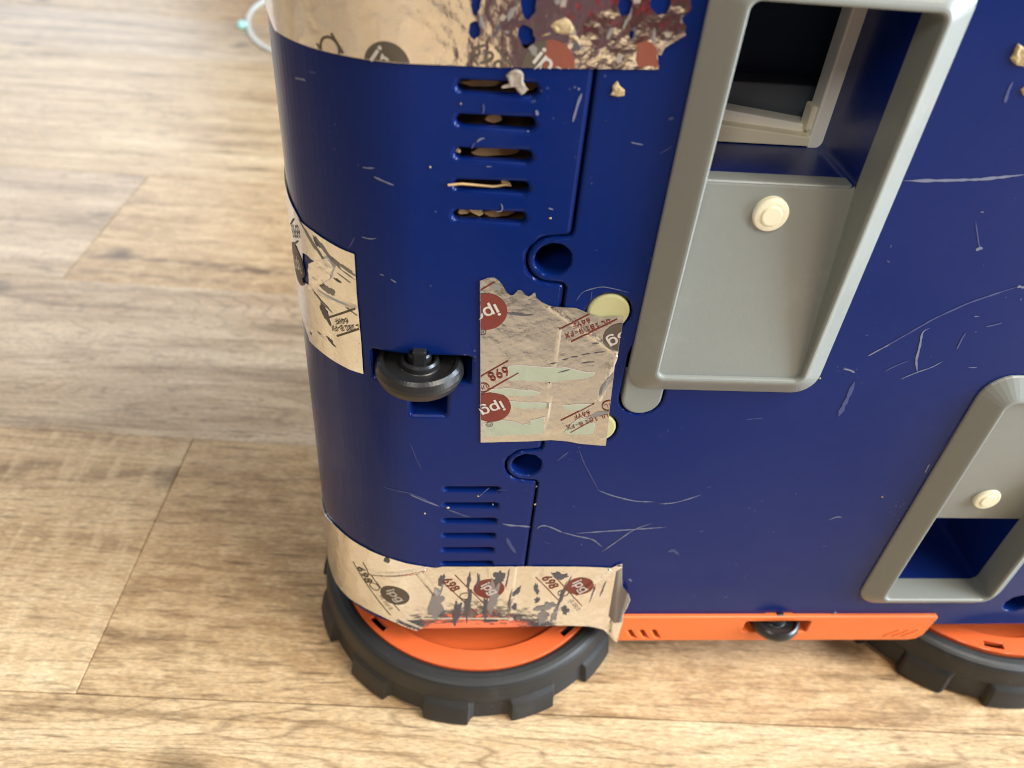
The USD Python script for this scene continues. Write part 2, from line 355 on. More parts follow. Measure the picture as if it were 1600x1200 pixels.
PLANKS = [plank_mat('plank_pale', (0.78, 0.605, 0.385), (0.655, 0.475, 0.275), (0.23, 0.145, 0.076), 3.1, cath=0.65, saw=0.25, figure=(60, 110, 1)),
          plank_mat('plank_brown', (0.72, 0.525, 0.31), (0.53, 0.36, 0.195), (0.21, 0.13, 0.07), 8.4, cath=0.40, saw=0.60, figure=(48, 85, 1)),
          plank_mat('plank_tan', (0.81, 0.63, 0.40), (0.68, 0.495, 0.295), (0.28, 0.18, 0.098), 5.7, cath=0.40, saw=0.55),
          plank_mat('plank_grey', (0.76, 0.61, 0.44), (0.58, 0.44, 0.30), (0.22, 0.155, 0.10), 1.9, cath=0.55, saw=0.15, figure=(30, 60, 1))]
def plank(u0, u1, v0, v1, mat):
    g, c, t = 0.0010, 0.0017, 0.02
    lo = [(u0 + g, v0 + g), (u1 - g, v0 + g), (u1 - g, v1 - g), (u0 + g, v1 - g)]
    hi = [(u0 + g + c, v0 + g + c), (u1 - g - c, v0 + g + c), (u1 - g - c, v1 - g - c), (u0 + g + c, v1 - g - c)]
    v = [(a, b, FLOOR - t) for a, b in lo] + [(a, b, FLOOR - c) for a, b in lo] + [(a, b, FLOOR) for a, b in hi]
    f = []
    for k in range(4):
        j = (k + 1) % 4
        f += [(k, j, 4 + j), (k, 4 + j, 4 + k), (4 + k, 4 + j, 8 + j), (4 + k, 8 + j, 8 + k)]
    f += [(8, 9, 10), (8, 10, 11)]
    v = np.array(v); ca, sa = math.cos(PA), math.sin(PA)
    put('plank', (np.c_[v[:, 0] * ca - v[:, 1] * sa, v[:, 0] * sa + v[:, 1] * ca, v[:, 2]], f), mat, floor, smooth=False)
rows = [-10.038, -9.209, -8.380, -7.551, -6.722, -5.893, -5.064, -4.235, -3.406, -2.576, -1.747, -0.918, -0.089, 0.740, 1.564, 2.480, 3.310, 4.139, 4.968, 5.797, 6.626, 7.455, 8.285, 9.114, 9.953]
prr = random.Random(5)
for k in range(len(rows) - 1):
    cuts = {3: [-5.2, 2.9], 4: [-4.9, -0.798, 3.3], 5: [-2.9, 1.2], 6: [-4.6, -1.55 + 0.0, 2.6], 7: [-3.4, 0.7]}.get(k - 8) or [-4.2 + prr.uniform(-1.5, 1), prr.uniform(-0.5, 3)]
    cuts = [-11.0] + cuts + [10.0]
    for q in range(len(cuts) - 1):
        m = {(3, 1): 0, (3, 2): 1, (4, 1): 2, (4, 2): 1, (5, 1): 3, (5, 2): 3, (6, 1): 3, (6, 2): 1, (7, 1): 0}.get((k - 8, q), (3, 1, 0)[(k + q) % 3])
        plank(cuts[q], cuts[q + 1], rows[k], rows[k + 1], PLANKS[m])
sub = sbox(-11.1, -10.2, 10.1, 10.1)
v, f = tri(sub)
put('underlay', (np.c_[v[:, 0] * math.cos(PA) - v[:, 1] * math.sin(PA), v[:, 0] * math.sin(PA) + v[:, 1] * math.cos(PA), np.full(len(v), FLOOR - 0.012)], upface(v, f)),
    plastic('underlay', (0.05, 0.035, 0.02), rough=0.8), floor, smooth=False)

# ------------------------------------------------------------------ the toy
toy = xf('toy_vehicle')
tag(stage.GetPrimAtPath(toy), 'big dark blue plastic toy on black treaded wheels, grey handle frames, scuffed and patched', 'toy')
ZB, ZT = -1.533, 0.12
SX = 0.185                                   # the seam between end panel and side panel
TH = 0.014
SL = XC - RC * math.pi / 2 - 0.045           # back edge of the end panel
# side panel outline: the seam bulges left round the two screw wells
def well_lobe(cz):
    lobe = circle(0.160, cz, 0.0375, 48)
    neck = sbox(0.160, cz - 0.0375, 0.26, cz + 0.0375)
    u = unary_union([lobe, neck, sbox(SX, cz - 0.3, 0.9, cz + 0.3)])
    return u.buffer(0.012, quad_segs=6).buffer(-0.024, quad_segs=6).buffer(0.012, quad_segs=6)
right = unary_union([sbox(SX, ZB, 1.81 + 0.037 - 0.037, ZT), well_lobe(-0.590), well_lobe(-1.021)])
right = right.intersection(sbox(0, ZB, 1.62, ZT))
GAP = 0.0032
left = sbox(SL, ZB, 0.6, ZT).difference(right.buffer(GAP, quad_segs=4))
left = max(polys(left), key=lambda p: p.area)
UP = [-0.300, -0.3445, -0.3885, -0.4335, -0.4785, -0.5245]
LO = [-1.088, -1.1325, -1.177, -1.2215, -1.266, -1.310]
slots = [stadium(0.011, 0.114, z, 0.0165 if z > -0.8 else 0.0125) for z in UP + LO]
caster_cut = unary_union([rrect(-0.116, 0.049, -0.832, -0.776, 0.006), rrect(-0.052, 0.010, -0.904, -0.80, 0.006), sbox(-0.052, -0.80, -0.026 + 0.0, -0.770).intersection(sbox(-0.050, -0.8, -0.026, -0.768))])
left_c = left.difference(unary_union(slots + [caster_cut]))
end_panel = put('end_panel', shell(left_c, TH, 0.0072, 3), BLUE, toy)
F1 = (0.307, 0.637, -0.829, -0.172)
F2 = (0.937, 1.267, -1.440, -0.780)
def inset(F, i): return rrect(F[0] + i, F[1] - i, F[2] + i, F[3] - i, 0.02)
tab = stadium(-1, 1, 0, 0.1)
TABP = LineString([(0.3415, -0.852), (0.3415, -0.76)]).buffer(0.0345, quad_segs=10)
PEGS = [(0.257, -0.6805, 0.0335), (0.2755, -0.926, 0.0335)]
cuts = [circle(0.160, -0.590, 0.0275), circle(0.159, -1.021, 0.0275), circle(1.336, -1.448, 0.030), inset(F1, 0.012), inset(F2, 0.012), TABP.buffer(0.004)]
cuts += [circle(x, z, r + 0.003) for x, z, r in PEGS]
cuts += [rrect(0.700, 0.858, -1.60, -1.500, 0.004), circle(0.779, -1.503, 0.035).intersection(sbox(0, -2, 2, -1.485))]
side_poly = right.difference(unary_union(cuts))
side_poly = max(polys(side_poly), key=lambda p: p.area)
side_panel = put('side_panel', shell(side_poly, TH, 0.0045, 3), BLUE, toy)
# screw wells: cups behind the holes
def cup(cx, cz, r, depth, n=32):
    pr = [(r, 0.004), (r * 0.98, depth), (0.0, depth)]
    a = np.arange(n) / n * 2 * math.pi; v = []; f = []
    for rad, d in pr:
        v += [(cx + rad * math.cos(t), d, cz + rad * math.sin(t)) for t in a]
    for k in range(len(pr) - 1):
        for i in range(n):
            j = (i + 1) % n
            f += [(k * n + i, k * n + n + i, k * n + n + j), (k * n + i, k * n + n + j, k * n + j)]
    return np.array(v), np.array(f)
for cx, cz, r in ((0.160, -0.590, 0.0277), (0.159, -1.021, 0.0277), (1.336, -1.448, 0.0302)):
    put('screw_well', cup(cx, cz, r, 0.085), BLUE_IN, toy)
# rear half of the body, top and bottom plates
def outline(n=14, inset_=0.0):
    x1, yc, r = 1.62 + 0.0, 0.26, RC
    pts = []
    for k in range(n + 1):
        t = k / n * math.pi / 2
        pts.append((XC - r * math.sin(math.pi / 2 - t + 0), 0.52 - r + r * math.sin(t)))
    pts = [(XC - r, 0.265)] + [(XC - r * math.cos(t), 0.30 + r * math.sin(t)) for t in np.linspace(0, math.pi / 2, n)]
    pts += [(1.62 + r * math.sin(t), 0.30 + r * math.cos(t)) for t in np.linspace(0, math.pi / 2, n)]
    pts += [(1.62 + r * math.cos(t), 0.22 - r * math.sin(t)) for t in np.linspace(0, math.pi / 2, n)]
    pts += [(1.6225, 0.0)]
    return np.array(pts)
o = outline(); n = len(o)
v = np.vstack([np.c_[o, np.full(n, ZB)], np.c_[o, np.full(n, ZT)]])
f = np.vstack([[(i, i + 1, n + i + 1), (i, n + i + 1, n + i)] for i in range(n - 1)]).reshape(-1, 3)
put('rear_shell', (v, f), BLUE, toy)
full = np.vstack([o, [(x, y) for x, y in wrap(np.linspace(XC, XC - RC * math.pi / 2, 12), 0, 0.0)[:, :2]]])
capP = Polygon(full).buffer(-0.0015)
v, f = tri(capP); f = upface(v, f)
put('top_plate', (np.c_[v, np.full(len(v), ZT - 0.004)], f), BLUE, toy, smooth=False)
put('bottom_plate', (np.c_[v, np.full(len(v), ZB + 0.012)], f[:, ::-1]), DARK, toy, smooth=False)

# inner wall seen through the vents, with dry debris caught behind the slots
inner = sbox(-0.02, -1.36, 0.124, -0.24).difference(sbox(-0.06, -0.95, 0.06, -0.70))
v, f = tri(max(polys(inner), key=lambda p: p.area))
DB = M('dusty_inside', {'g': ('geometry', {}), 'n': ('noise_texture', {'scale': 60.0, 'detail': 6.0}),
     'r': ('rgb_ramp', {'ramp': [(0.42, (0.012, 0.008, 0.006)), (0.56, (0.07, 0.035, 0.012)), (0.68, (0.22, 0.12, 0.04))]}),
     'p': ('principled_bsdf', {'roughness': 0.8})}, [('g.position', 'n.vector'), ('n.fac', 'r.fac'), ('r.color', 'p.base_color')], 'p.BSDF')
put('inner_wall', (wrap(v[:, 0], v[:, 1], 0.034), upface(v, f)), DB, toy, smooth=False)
def chip(s0, z0, w, h, ang, d, seed, mat):
    P = blob(s0, z0, w, h, ang, seed, 0.45, 20)
    vv, ff = plate(P, 0.003, 0.001, 1)
    vv[:, 2] += d + (vv[:, 0] - s0) * 0.12
    put('dry_debris', (wrap(vv[:, 0], vv[:, 1], vv[:, 2]), ff), mat, end_panel)
for a in ((0.060, -0.390, 0.022, 0.012, 5, 0.018, 1, DEBRIS), (0.066, -0.436, 0.070, 0.013, 2, 0.020, 2, DEBRIS), (0.026, -0.525, 0.018, 0.012, 10, 0.016, 3, DEBRIS2),
          (0.044, -0.524, 0.020, 0.011, -25, 0.014, 4, DEBRIS2), (0.075, -0.527, 0.045, 0.013, 4, 0.018, 5, DEBRIS), (0.083, -0.4785, 0.016, 0.008, -30, 0.012, 6, DEBRIS2),
          (0.040, -0.346, 0.05, 0.010, 0, 0.022, 7, DEBRIS), (0.014, -0.4335, 0.006, 0.009, 60, 0.010, 8, DEBRIS2), (0.100, -0.347, 0.03, 0.012, 0, 0.022, 9, DEBRIS)):
    chip(*a)
straw = np.array([(0.002, -0.477, -0.004), (0.02, -0.4755, -0.001), (0.04, -0.4785, 0.004), (0.065, -0.4815, 0.008), (0.085, -0.479, 0.012)])
tt = np.linspace(0, 4, 24)
st = np.stack([np.interp(tt, range(5), straw[:, k]) for k in range(3)], 1)
put('dry_straw', sweep(wrap(st[:, 0], st[:, 1], st[:, 2]), 0.0018, 6), DEBRIS2, end_panel)

# grey handle frames with their sloping inner plates, blue pockets and cream buttons
def ring_pts(F, i, r, q=7):
    x0, x1, z0, z1 = F[0] + i, F[1] - i, F[2] + i, F[3] - i; r = max(r, 0.004)
    pts = []
    for cx, cz, a0 in ((x1 - r, z1 - r, 0), (x0 + r, z1 - r, 90), (x0 + r, z0 + r, 180), (x1 - r, z0 + r, 270)):
        for k in range(q + 1):
            t = math.radians(a0 + 90 * k / q); pts.append((cx + r * math.cos(t), cz + r * math.sin(t)))
    out = []
    for k, a in enumerate(pts):
        b = pts[(k + 1) % len(pts)]; n = 14 if k % (q + 1) == q else 1
        out += [(a[0] + (b[0] - a[0]) * i / n, a[1] + (b[1] - a[1]) * i / n) for i in range(n)]
    return np.array(out)
def handle_frame(F, zedge, up, cornerR, name='handle_frame'):
    """up: the opening lies above the plate (else below)"""
    zin = F[2] + 0.046 if up else F[3] - 0.046          # the end where the plate meets the rim
    def ydep(z):
        t = np.clip((z - zin) / (zedge - zin), 0, 1)
        return -0.019 + t * 0.049
    prof = [(0.000, 0.004, cornerR), (0.000, -0.003, cornerR), (0.0015, -0.0055, cornerR), (0.006, -0.0085, cornerR * 0.92), (0.020, -0.0175, cornerR * 0.7),
            (0.033, -0.0255, cornerR * 0.5), (0.0372, -0.0275, cornerR * 0.42), (0.0405, -0.0280, cornerR * 0.38), (0.0430, -0.0268, cornerR * 0.34), (0.0442, -0.0240, cornerR * 0.32)]
    loops = [np.c_[p[:, 0], np.full(len(p), y), p[:, 1]] for p, y in ((ring_pts(F, i, r), y) for i, y, r in prof)]
    last = ring_pts(F, 0.0446, cornerR * 0.31)
    dd = np.maximum(ydep(last[:, 1]), -0.0225)
    loops.append(np.c_[last[:, 0], dd, last[:, 1]])
    n = len(last); f = []
    for k in range(len(loops) - 1):
        for i in range(n):
            j = (i + 1) % n
            f += [(k * n + i, k * n + j, k * n + n + j), (k * n + i, k * n + n + j, k * n + n + i)]
    rim = (np.vstack(loops), np.array(f)[:, ::-1])
    # the plate, with a rounded lip along the opening
    x0, x1 = F[0] + 0.0443, F[1] - 0.0443
    side = 1 if up else -1
    rows_ = [(zin - side * 0.012, -0.020)] + [(z, float(ydep(z))) for z in np.linspace(zin, zedge - side * 0.006, 7)] + \
            [(zedge - side * 0.003, 0.0306), (zedge - side * 0.0008, 0.0325), (zedge, 0.036), (zedge, 0.060)]
    vv = []; ff = []
    for z, y in rows_: vv += [(x0, y, z), (x1, y, z)]
    for k in range(len(rows_) - 1):
        a = 2 * k; ff += [(a, a + 1, a + 3), (a, a + 3, a + 2)] if up else [(a, a + 3, a + 1), (a, a + 2, a + 3)]
    fr = put(name, cat(rim, (np.array(vv), np.array(ff))), GREY, toy, smooth=42)
    # pocket
    zo0, zo1 = (zedge - 0.003, F[3] - 0.0435) if up else (F[2] + 0.0435, zedge + 0.003)
    D = 0.178
    pl = rrect(x0 - 0.0005, x1 + 0.0005, zo0, zo1, 0.012, 5)
    c = np.array(pl.exterior.coords)[:-1]; m = len(c); a = np.arange(m); b = (a + 1) % m
    y0 = np.full(m, 0.030)
    v_ = np.vstack([np.c_[c[:, 0], y0, c[:, 1]], np.c_[c[:, 0], np.full(m, D), c[:, 1]]])
    f_ = np.vstack([np.c_[a, b, b + m], np.c_[a, b + m, a + m]])
    put('pocket', (v_, f_), BLUE_IN, toy, smooth=50)
    return fr, ydep, (x0, x1, zo0, zo1, D)
def disc_y(cx, cz, prof, n=36):
    a = np.arange(n) / n * 2 * math.pi; v = []; f = []
    for r, y in prof: v += [(cx + r * math.cos(t), y, cz + r * math.sin(t)) for t in a]
    for k in range(len(prof) - 1):
        for i in range(n):
            j = (i + 1) % n
            f += [(k * n + i, k * n + j, k * n + n + j), (k * n + i, k * n + n + j, k * n + n + i)]
    return np.array(v), np.array(f)[:, ::-1]
def button(fr, cx, cz, y):
    b = put('button', disc_y(cx, cz, [(0.0262, y + 0.01), (0.0268, y - 0.004), (0.0264, y - 0.0065), (0.0245, y - 0.0088), (0.0205, y - 0.0098), (0.0172, y - 0.0100), (0.0166, y - 0.0097),
                                      (0.0161, y - 0.0104), (0.0152, y - 0.0118), (0.013, y - 0.0124), (0.0, y - 0.0126)]), CREAM, fr)
f1, yd1, P1 = handle_frame(F1, -0.4655, True, 0.040)
button(f1, 0.4745, -0.5105, float(yd1(-0.5035)))
f2, yd2, P2 = handle_frame(F2, -1.192, False, 0.052)
button(f2, 1.104, -1.1120, float(yd2(-1.115)))
# inside pocket 1: off-white ledge frame, slate block and dark cavity behind
x0, x1, z0, z1, D = P1
def boxm(a, b, r=0.003):
    a, b = np.minimum(a, b), np.maximum(a, b)
    P = rrect(a[0], b[0], a[2], b[2], r, 3)
    v, f = plate(P, b[1] - a[1], r, 2)
    return np.c_[v[:, 0], a[1] + v[:, 2], v[:, 1]], f
put('inner_ledge', boxm((0.571, D - 0.004, z0 - 0.002), (x1 + 0.004, D + 0.03, z1)), OFFWHITE, toy)
bar = Polygon([(x0 - 0.02, z0 + 0.001), (0.592, z0 + 0.001), (0.592, z0 + 0.014), (0.575, z0 + 0.016), (x0 - 0.02, z0 + 0.036)])
v, f = plate(bar, 0.05, 0.002, 2, D - 0.003); put('inner_ledge', (np.c_[v[:, 0], v[:, 2], v[:, 1]], f), CREAM, toy)
bar = Polygon([(x0 - 0.02, z0 + 0.004), (0.585, z0 + 0.004), (0.585, z0 + 0.026), (x0 - 0.02, z0 + 0.056)])
v, f = plate(bar, 0.035, 0.002, 2, D + 0.020); put('inner_ledge', (np.c_[v[:, 0], v[:, 2], v[:, 1]], f), OFFWHITE, toy)
put('inner_clip', boxm((0.563, D + 0.004, z0 + 0.024), (0.574, D + 0.03, z0 + 0.062)), CREAM, toy)
put('inner_block', boxm((x0 - 0.05, D + 0.07, z0 + 0.005), (x1 + 0.05, D + 0.12, z0 + 0.072)), SLATE, toy)
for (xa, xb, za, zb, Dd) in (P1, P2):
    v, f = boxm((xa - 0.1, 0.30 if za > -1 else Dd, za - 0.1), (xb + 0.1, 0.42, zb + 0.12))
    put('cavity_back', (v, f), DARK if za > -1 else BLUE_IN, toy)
put('inner_boss', disc_y(1.03, -1.215, [(0.03, 0.15), (0.03, 0.09), (0.026, 0.085), (0.012, 0.085), (0.010, 0.10), (0, 0.10)]), OFFWHITE, toy)

# grey tab under the first frame and two yellowed caps
v, f = plate(TABP.intersection(sbox(0, -0.95, 1, -0.80)), 0.02, 0.004, 2, -0.003)
put('tab', (np.c_[v[:, 0], v[:, 2], v[:, 1]], f), GREY, toy)
for x, z, r in PEGS:
    put('peg_cap', disc_y(x, z, [(r, 0.02), (r, 0.0035), (r - 0.0012, 0.0012), (r - 0.004, 0.0003), (r * 0.5, 0.0), (0, 0.0)]), PEG, toy)

# orange strip along the lower edge, with three slits and three raised ribs
strip_poly = Polygon([(0.4085, -1.4875), (1.1535, -1.4865), (1.1575, -1.492), (1.150, -1.562), (1.138, -1.577), (1.12, -1.582), (0.4145, -1.580)])
cutc = unary_union([rrect(0.700, 0.858, -1.546, -1.505, 0.006, 4), circle(0.779, -1.512, 0.0)]) if False else rrect(0.703, 0.856, -1.546, -1.503, 0.006, 4)
slits = [Polygon([(x, -1.537), (x + 0.010, -1.537), (x + 0.026, -1.568), (x + 0.016, -1.568)]) for x in (0.433, 0.461, 0.489)]
sp = strip_poly.difference(unary_union([cutc] + slits))
v, f = plate(sp, 0.03, 0.004, 2, -0.010)
strip = put('orange_strip', (np.c_[v[:, 0], v[:, 2], v[:, 1]], f), ORANGE_B, toy)
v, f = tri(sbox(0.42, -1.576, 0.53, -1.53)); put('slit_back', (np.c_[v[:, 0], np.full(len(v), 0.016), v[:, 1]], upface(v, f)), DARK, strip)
for x in (1.055, 1.078, 1.101):
    P = LineString([(x, -1.562), (x + 0.028, -1.540)]).buffer(0.0035)
    v, f = plate(P, 0.002, 0.0016, 2, -0.0118); put('rib', (np.c_[v[:, 0], v[:, 2], v[:, 1]], f), ORANGE_B, strip)
# underside lip so that the strip has depth
put('strip_underside', boxm((0.418, 0.018, -1.5795), (1.138, 0.10, -1.50)), ORANGE_B, strip)

# small black rollers let into the end panel and the strip
def roller(cx, cy, cz, r, hub=True):
    g = xf('roller', toy)
    h = r * 0.30
    pr = [(0.0, -h), (r * 0.80, -h), (r * 0.93, -h * 0.8), (r, -h * 0.2), (r * 0.995, h * 0.15), (r * 0.95, h * 0.62), (r * 0.88, h * 0.85), (r * 0.81, h * 0.80), (r * 0.775, h * 0.45), (r * 0.76, h * 0.34),
          (r * 0.47, h * 0.34), (r * 0.45, h * 0.40), (r * 0.435, h * 0.78), (r * 0.40, h * 0.98), (r * 0.36, h * 0.98), (r * 0.33, h * 0.80), (r * 0.31, h * 0.40), (0, h * 0.40)]
    put('wheel_disc', revolve([(a, cz + b) for a, b in pr], 72, (cx, cy)), BLACKGLOSS, g, smooth=40)
    put('axle', revolve([(r * 0.27, cz), (r * 0.27, cz + h * 1.35), (r * 0.24, cz + h * 1.5), (0, cz + h * 1.5)], 32, (cx, cy)), BLACKGLOSS, g, smooth=40)
    bx = boxm((cx - r * 0.155, cy - r * 0.33, cz + h * 0.6), (cx + r * 0.155, cy + r * 0.3, cz + h * 2.15), 0.003)
    put('axle_clip', bx, BLACKGLOSS, g)
roller(-0.036, 0.012, -0.807, 0.073)
roller(0.780, 0.012, -1.523, 0.058)
def recess(pl, depth, name, mat, y0=0.004):
    c = np.array(pl.exterior.coords)[:-1]; m = len(c); a = np.arange(m); b = (a + 1) % m
    v_ = np.vstack([wrap(c[:, 0], c[:, 1], 0.006), wrap(c[:, 0], c[:, 1], depth)])
    v2, f2 = tri(pl)
    put(name, cat((v_, np.vstack([np.c_[a, b, b + m], np.c_[a, b + m, a + m]])), (wrap(v2[:, 0], v2[:, 1], depth), upface(v2, f2))), mat, toy, smooth=40)
recess(max(polys(caster_cut.buffer(0.0005)), key=lambda p: p.area), 0.115, 'roller_recess', BLUE_IN)
recess(rrect(0.7025, 0.8565, -1.5465, -1.49, 0.006, 4), 0.10, 'roller_recess', ORANGE)

# ------------------------------------------------------------------ treaded wheels lying flat under the body
def wheel(cx, cy, rot, slot0, k_=1.0):
    g = xf('wheel', toy)
    n = 360; a = np.arange(n) / n * 360.0
    ph = (a - rot) % 30.0
    lug = np.clip(np.minimum((ph - 0.0) / 1.6, (18.0 - ph) / 1.6), 0, 1); lug = lug * lug * (3 - 2 * lug)     # 18 degrees of lug, 12 of gap
    base = [(0.330, -1.660), (0.330, -1.606), (0.333, -1.600), (0.340, -1.5975), (0.352, -1.598), (0.360, -1.600), (0.366, -1.6045), (0.3695, -1.611), (0.3715, -1.620), (0.3735, -1.640)]
    low_l = [(0.3755, -1.656), (0.3835, -1.668), (0.3875, -1.684), (0.3935, -1.720), (0.392, -1.727), (0.386, -1.730)]
    low_g = [(0.3745, -1.6565), (0.3715, -1.6615), (0.3700, -1.668), (0.3725, -1.690), (0.3765, -1.716), (0.371, -1.721)]
    prof_l = np.array(base + low_l + [(0.34, -1.730)]); prof_g = np.array(base + low_g + [(0.34, -1.720)])
    prof_l[:, 0] *= k_; prof_g[:, 0] *= k_
    m = len(prof_l)
    pr = prof_g[None] + (prof_l - prof_g)[None] * lug[:, None, None]
    t = np.radians(a)
    v = np.stack([cx + np.cos(t)[:, None] * pr[..., 0], cy + np.sin(t)[:, None] * pr[..., 0], pr[..., 1]], -1).reshape(-1, 3)
    i = np.arange(n)[:, None] * m; j = ((np.arange(n) + 1) % n)[:, None] * m; k = np.arange(m - 1)[None]
    q = np.stack([i + k, i + k + 1, j + k + 1, j + k], -1).reshape(-1, 4)
    put('tyre', (v, np.vstack([q[:, [0, 1, 2]], q[:, [0, 2, 3]]])), BLACK, g, smooth=38)
    # hub face: flat ring with four slots, a step down to the dish
    ringp = circle(0, 0, 0.3305, 120).difference(circle(0, 0, 0.283, 120))
    sl = []
    for kk in range(4):
        aa = np.radians(np.linspace(slot0 + 90 * kk - 4.2, slot0 + 90 * kk + 4.2, 7))
        sl.append(Polygon(np.r_[np.c_[0.304 * np.cos(aa), 0.304 * np.sin(aa)], np.c_[0.319 * np.cos(aa), 0.319 * np.sin(aa)][::-1]]))
    vv, ff = plate(ringp.difference(unary_union(sl)), 0.012, 0.002, 2)
    hubv = np.c_[vv[:, 0] + cx, vv[:, 1] + cy, -1.5955 - vv[:, 2]]
    dish = revolve([(0.283, -1.5985), (0.278, -1.606), (0.268, -1.618), (0.24, -1.622), (0.15, -1.622), (0.0, -1.622)], 120, (cx, cy))
    hub = put('hub', cat((hubv, ff), (dish[0], dish[1][:, ::-1])), ORANGE, g, smooth=40)
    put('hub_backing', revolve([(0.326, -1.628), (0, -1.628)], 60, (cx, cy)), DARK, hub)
    put('axle_boss', revolve([(0.12, -1.622), (0.115, -1.56), (0.115, ZB + 0.012)], 48, (cx, cy)), ORANGE, hub)
wheel(0.098, 0.262, -109.4, -137.0)
wheel(1.415, 0.288, -133.0 + 30, -103.5, 1.01)

# ------------------------------------------------------------------ scratches and caught residue on the blue plastic
def ribbon(pts, w, d=-0.0007, seed=0):
    p = np.asarray(pts, float)
    L = np.r_[0, np.cumsum(np.hypot(*np.diff(p, axis=0).T))]
    n = max(6, int(L[-1] / 0.004)); t = np.linspace(0, L[-1], n)
    # smooth the corners a little
    x, z = np.interp(t, L, p[:, 0]), np.interp(t, L, p[:, 1])
    for _ in range(3):
        x[1:-1] = (x[:-2] + 2 * x[1:-1] + x[2:]) / 4; z[1:-1] = (z[:-2] + 2 * z[1:-1] + z[2:]) / 4
    tx, tz = np.gradient(x), np.gradient(z); l = np.hypot(tx, tz) + 1e-9
    wob = meshkit.fbm(np.c_[t * 160, np.full(n, seed * 1.7), np.zeros(n)], 3, seed)
    ww = w * 0.36 * (0.25 + 1.5 * wob) * np.minimum(1, np.minimum(np.arange(n) + 0.6, n - np.arange(n) - 0.4) / (n * 0.18))
    a = np.c_[x - tz / l * ww, z + tx / l * ww]; b = np.c_[x + tz / l * ww, z - tx / l * ww]
    v = np.vstack([wrap(a[:, 0], a[:, 1], d), wrap(b[:, 0], b[:, 1], d)])
    k = np.arange(n - 1)
    return v, np.vstack([np.c_[k, k + n, k + n + 1], np.c_[k, k + n + 1, k + 1]])
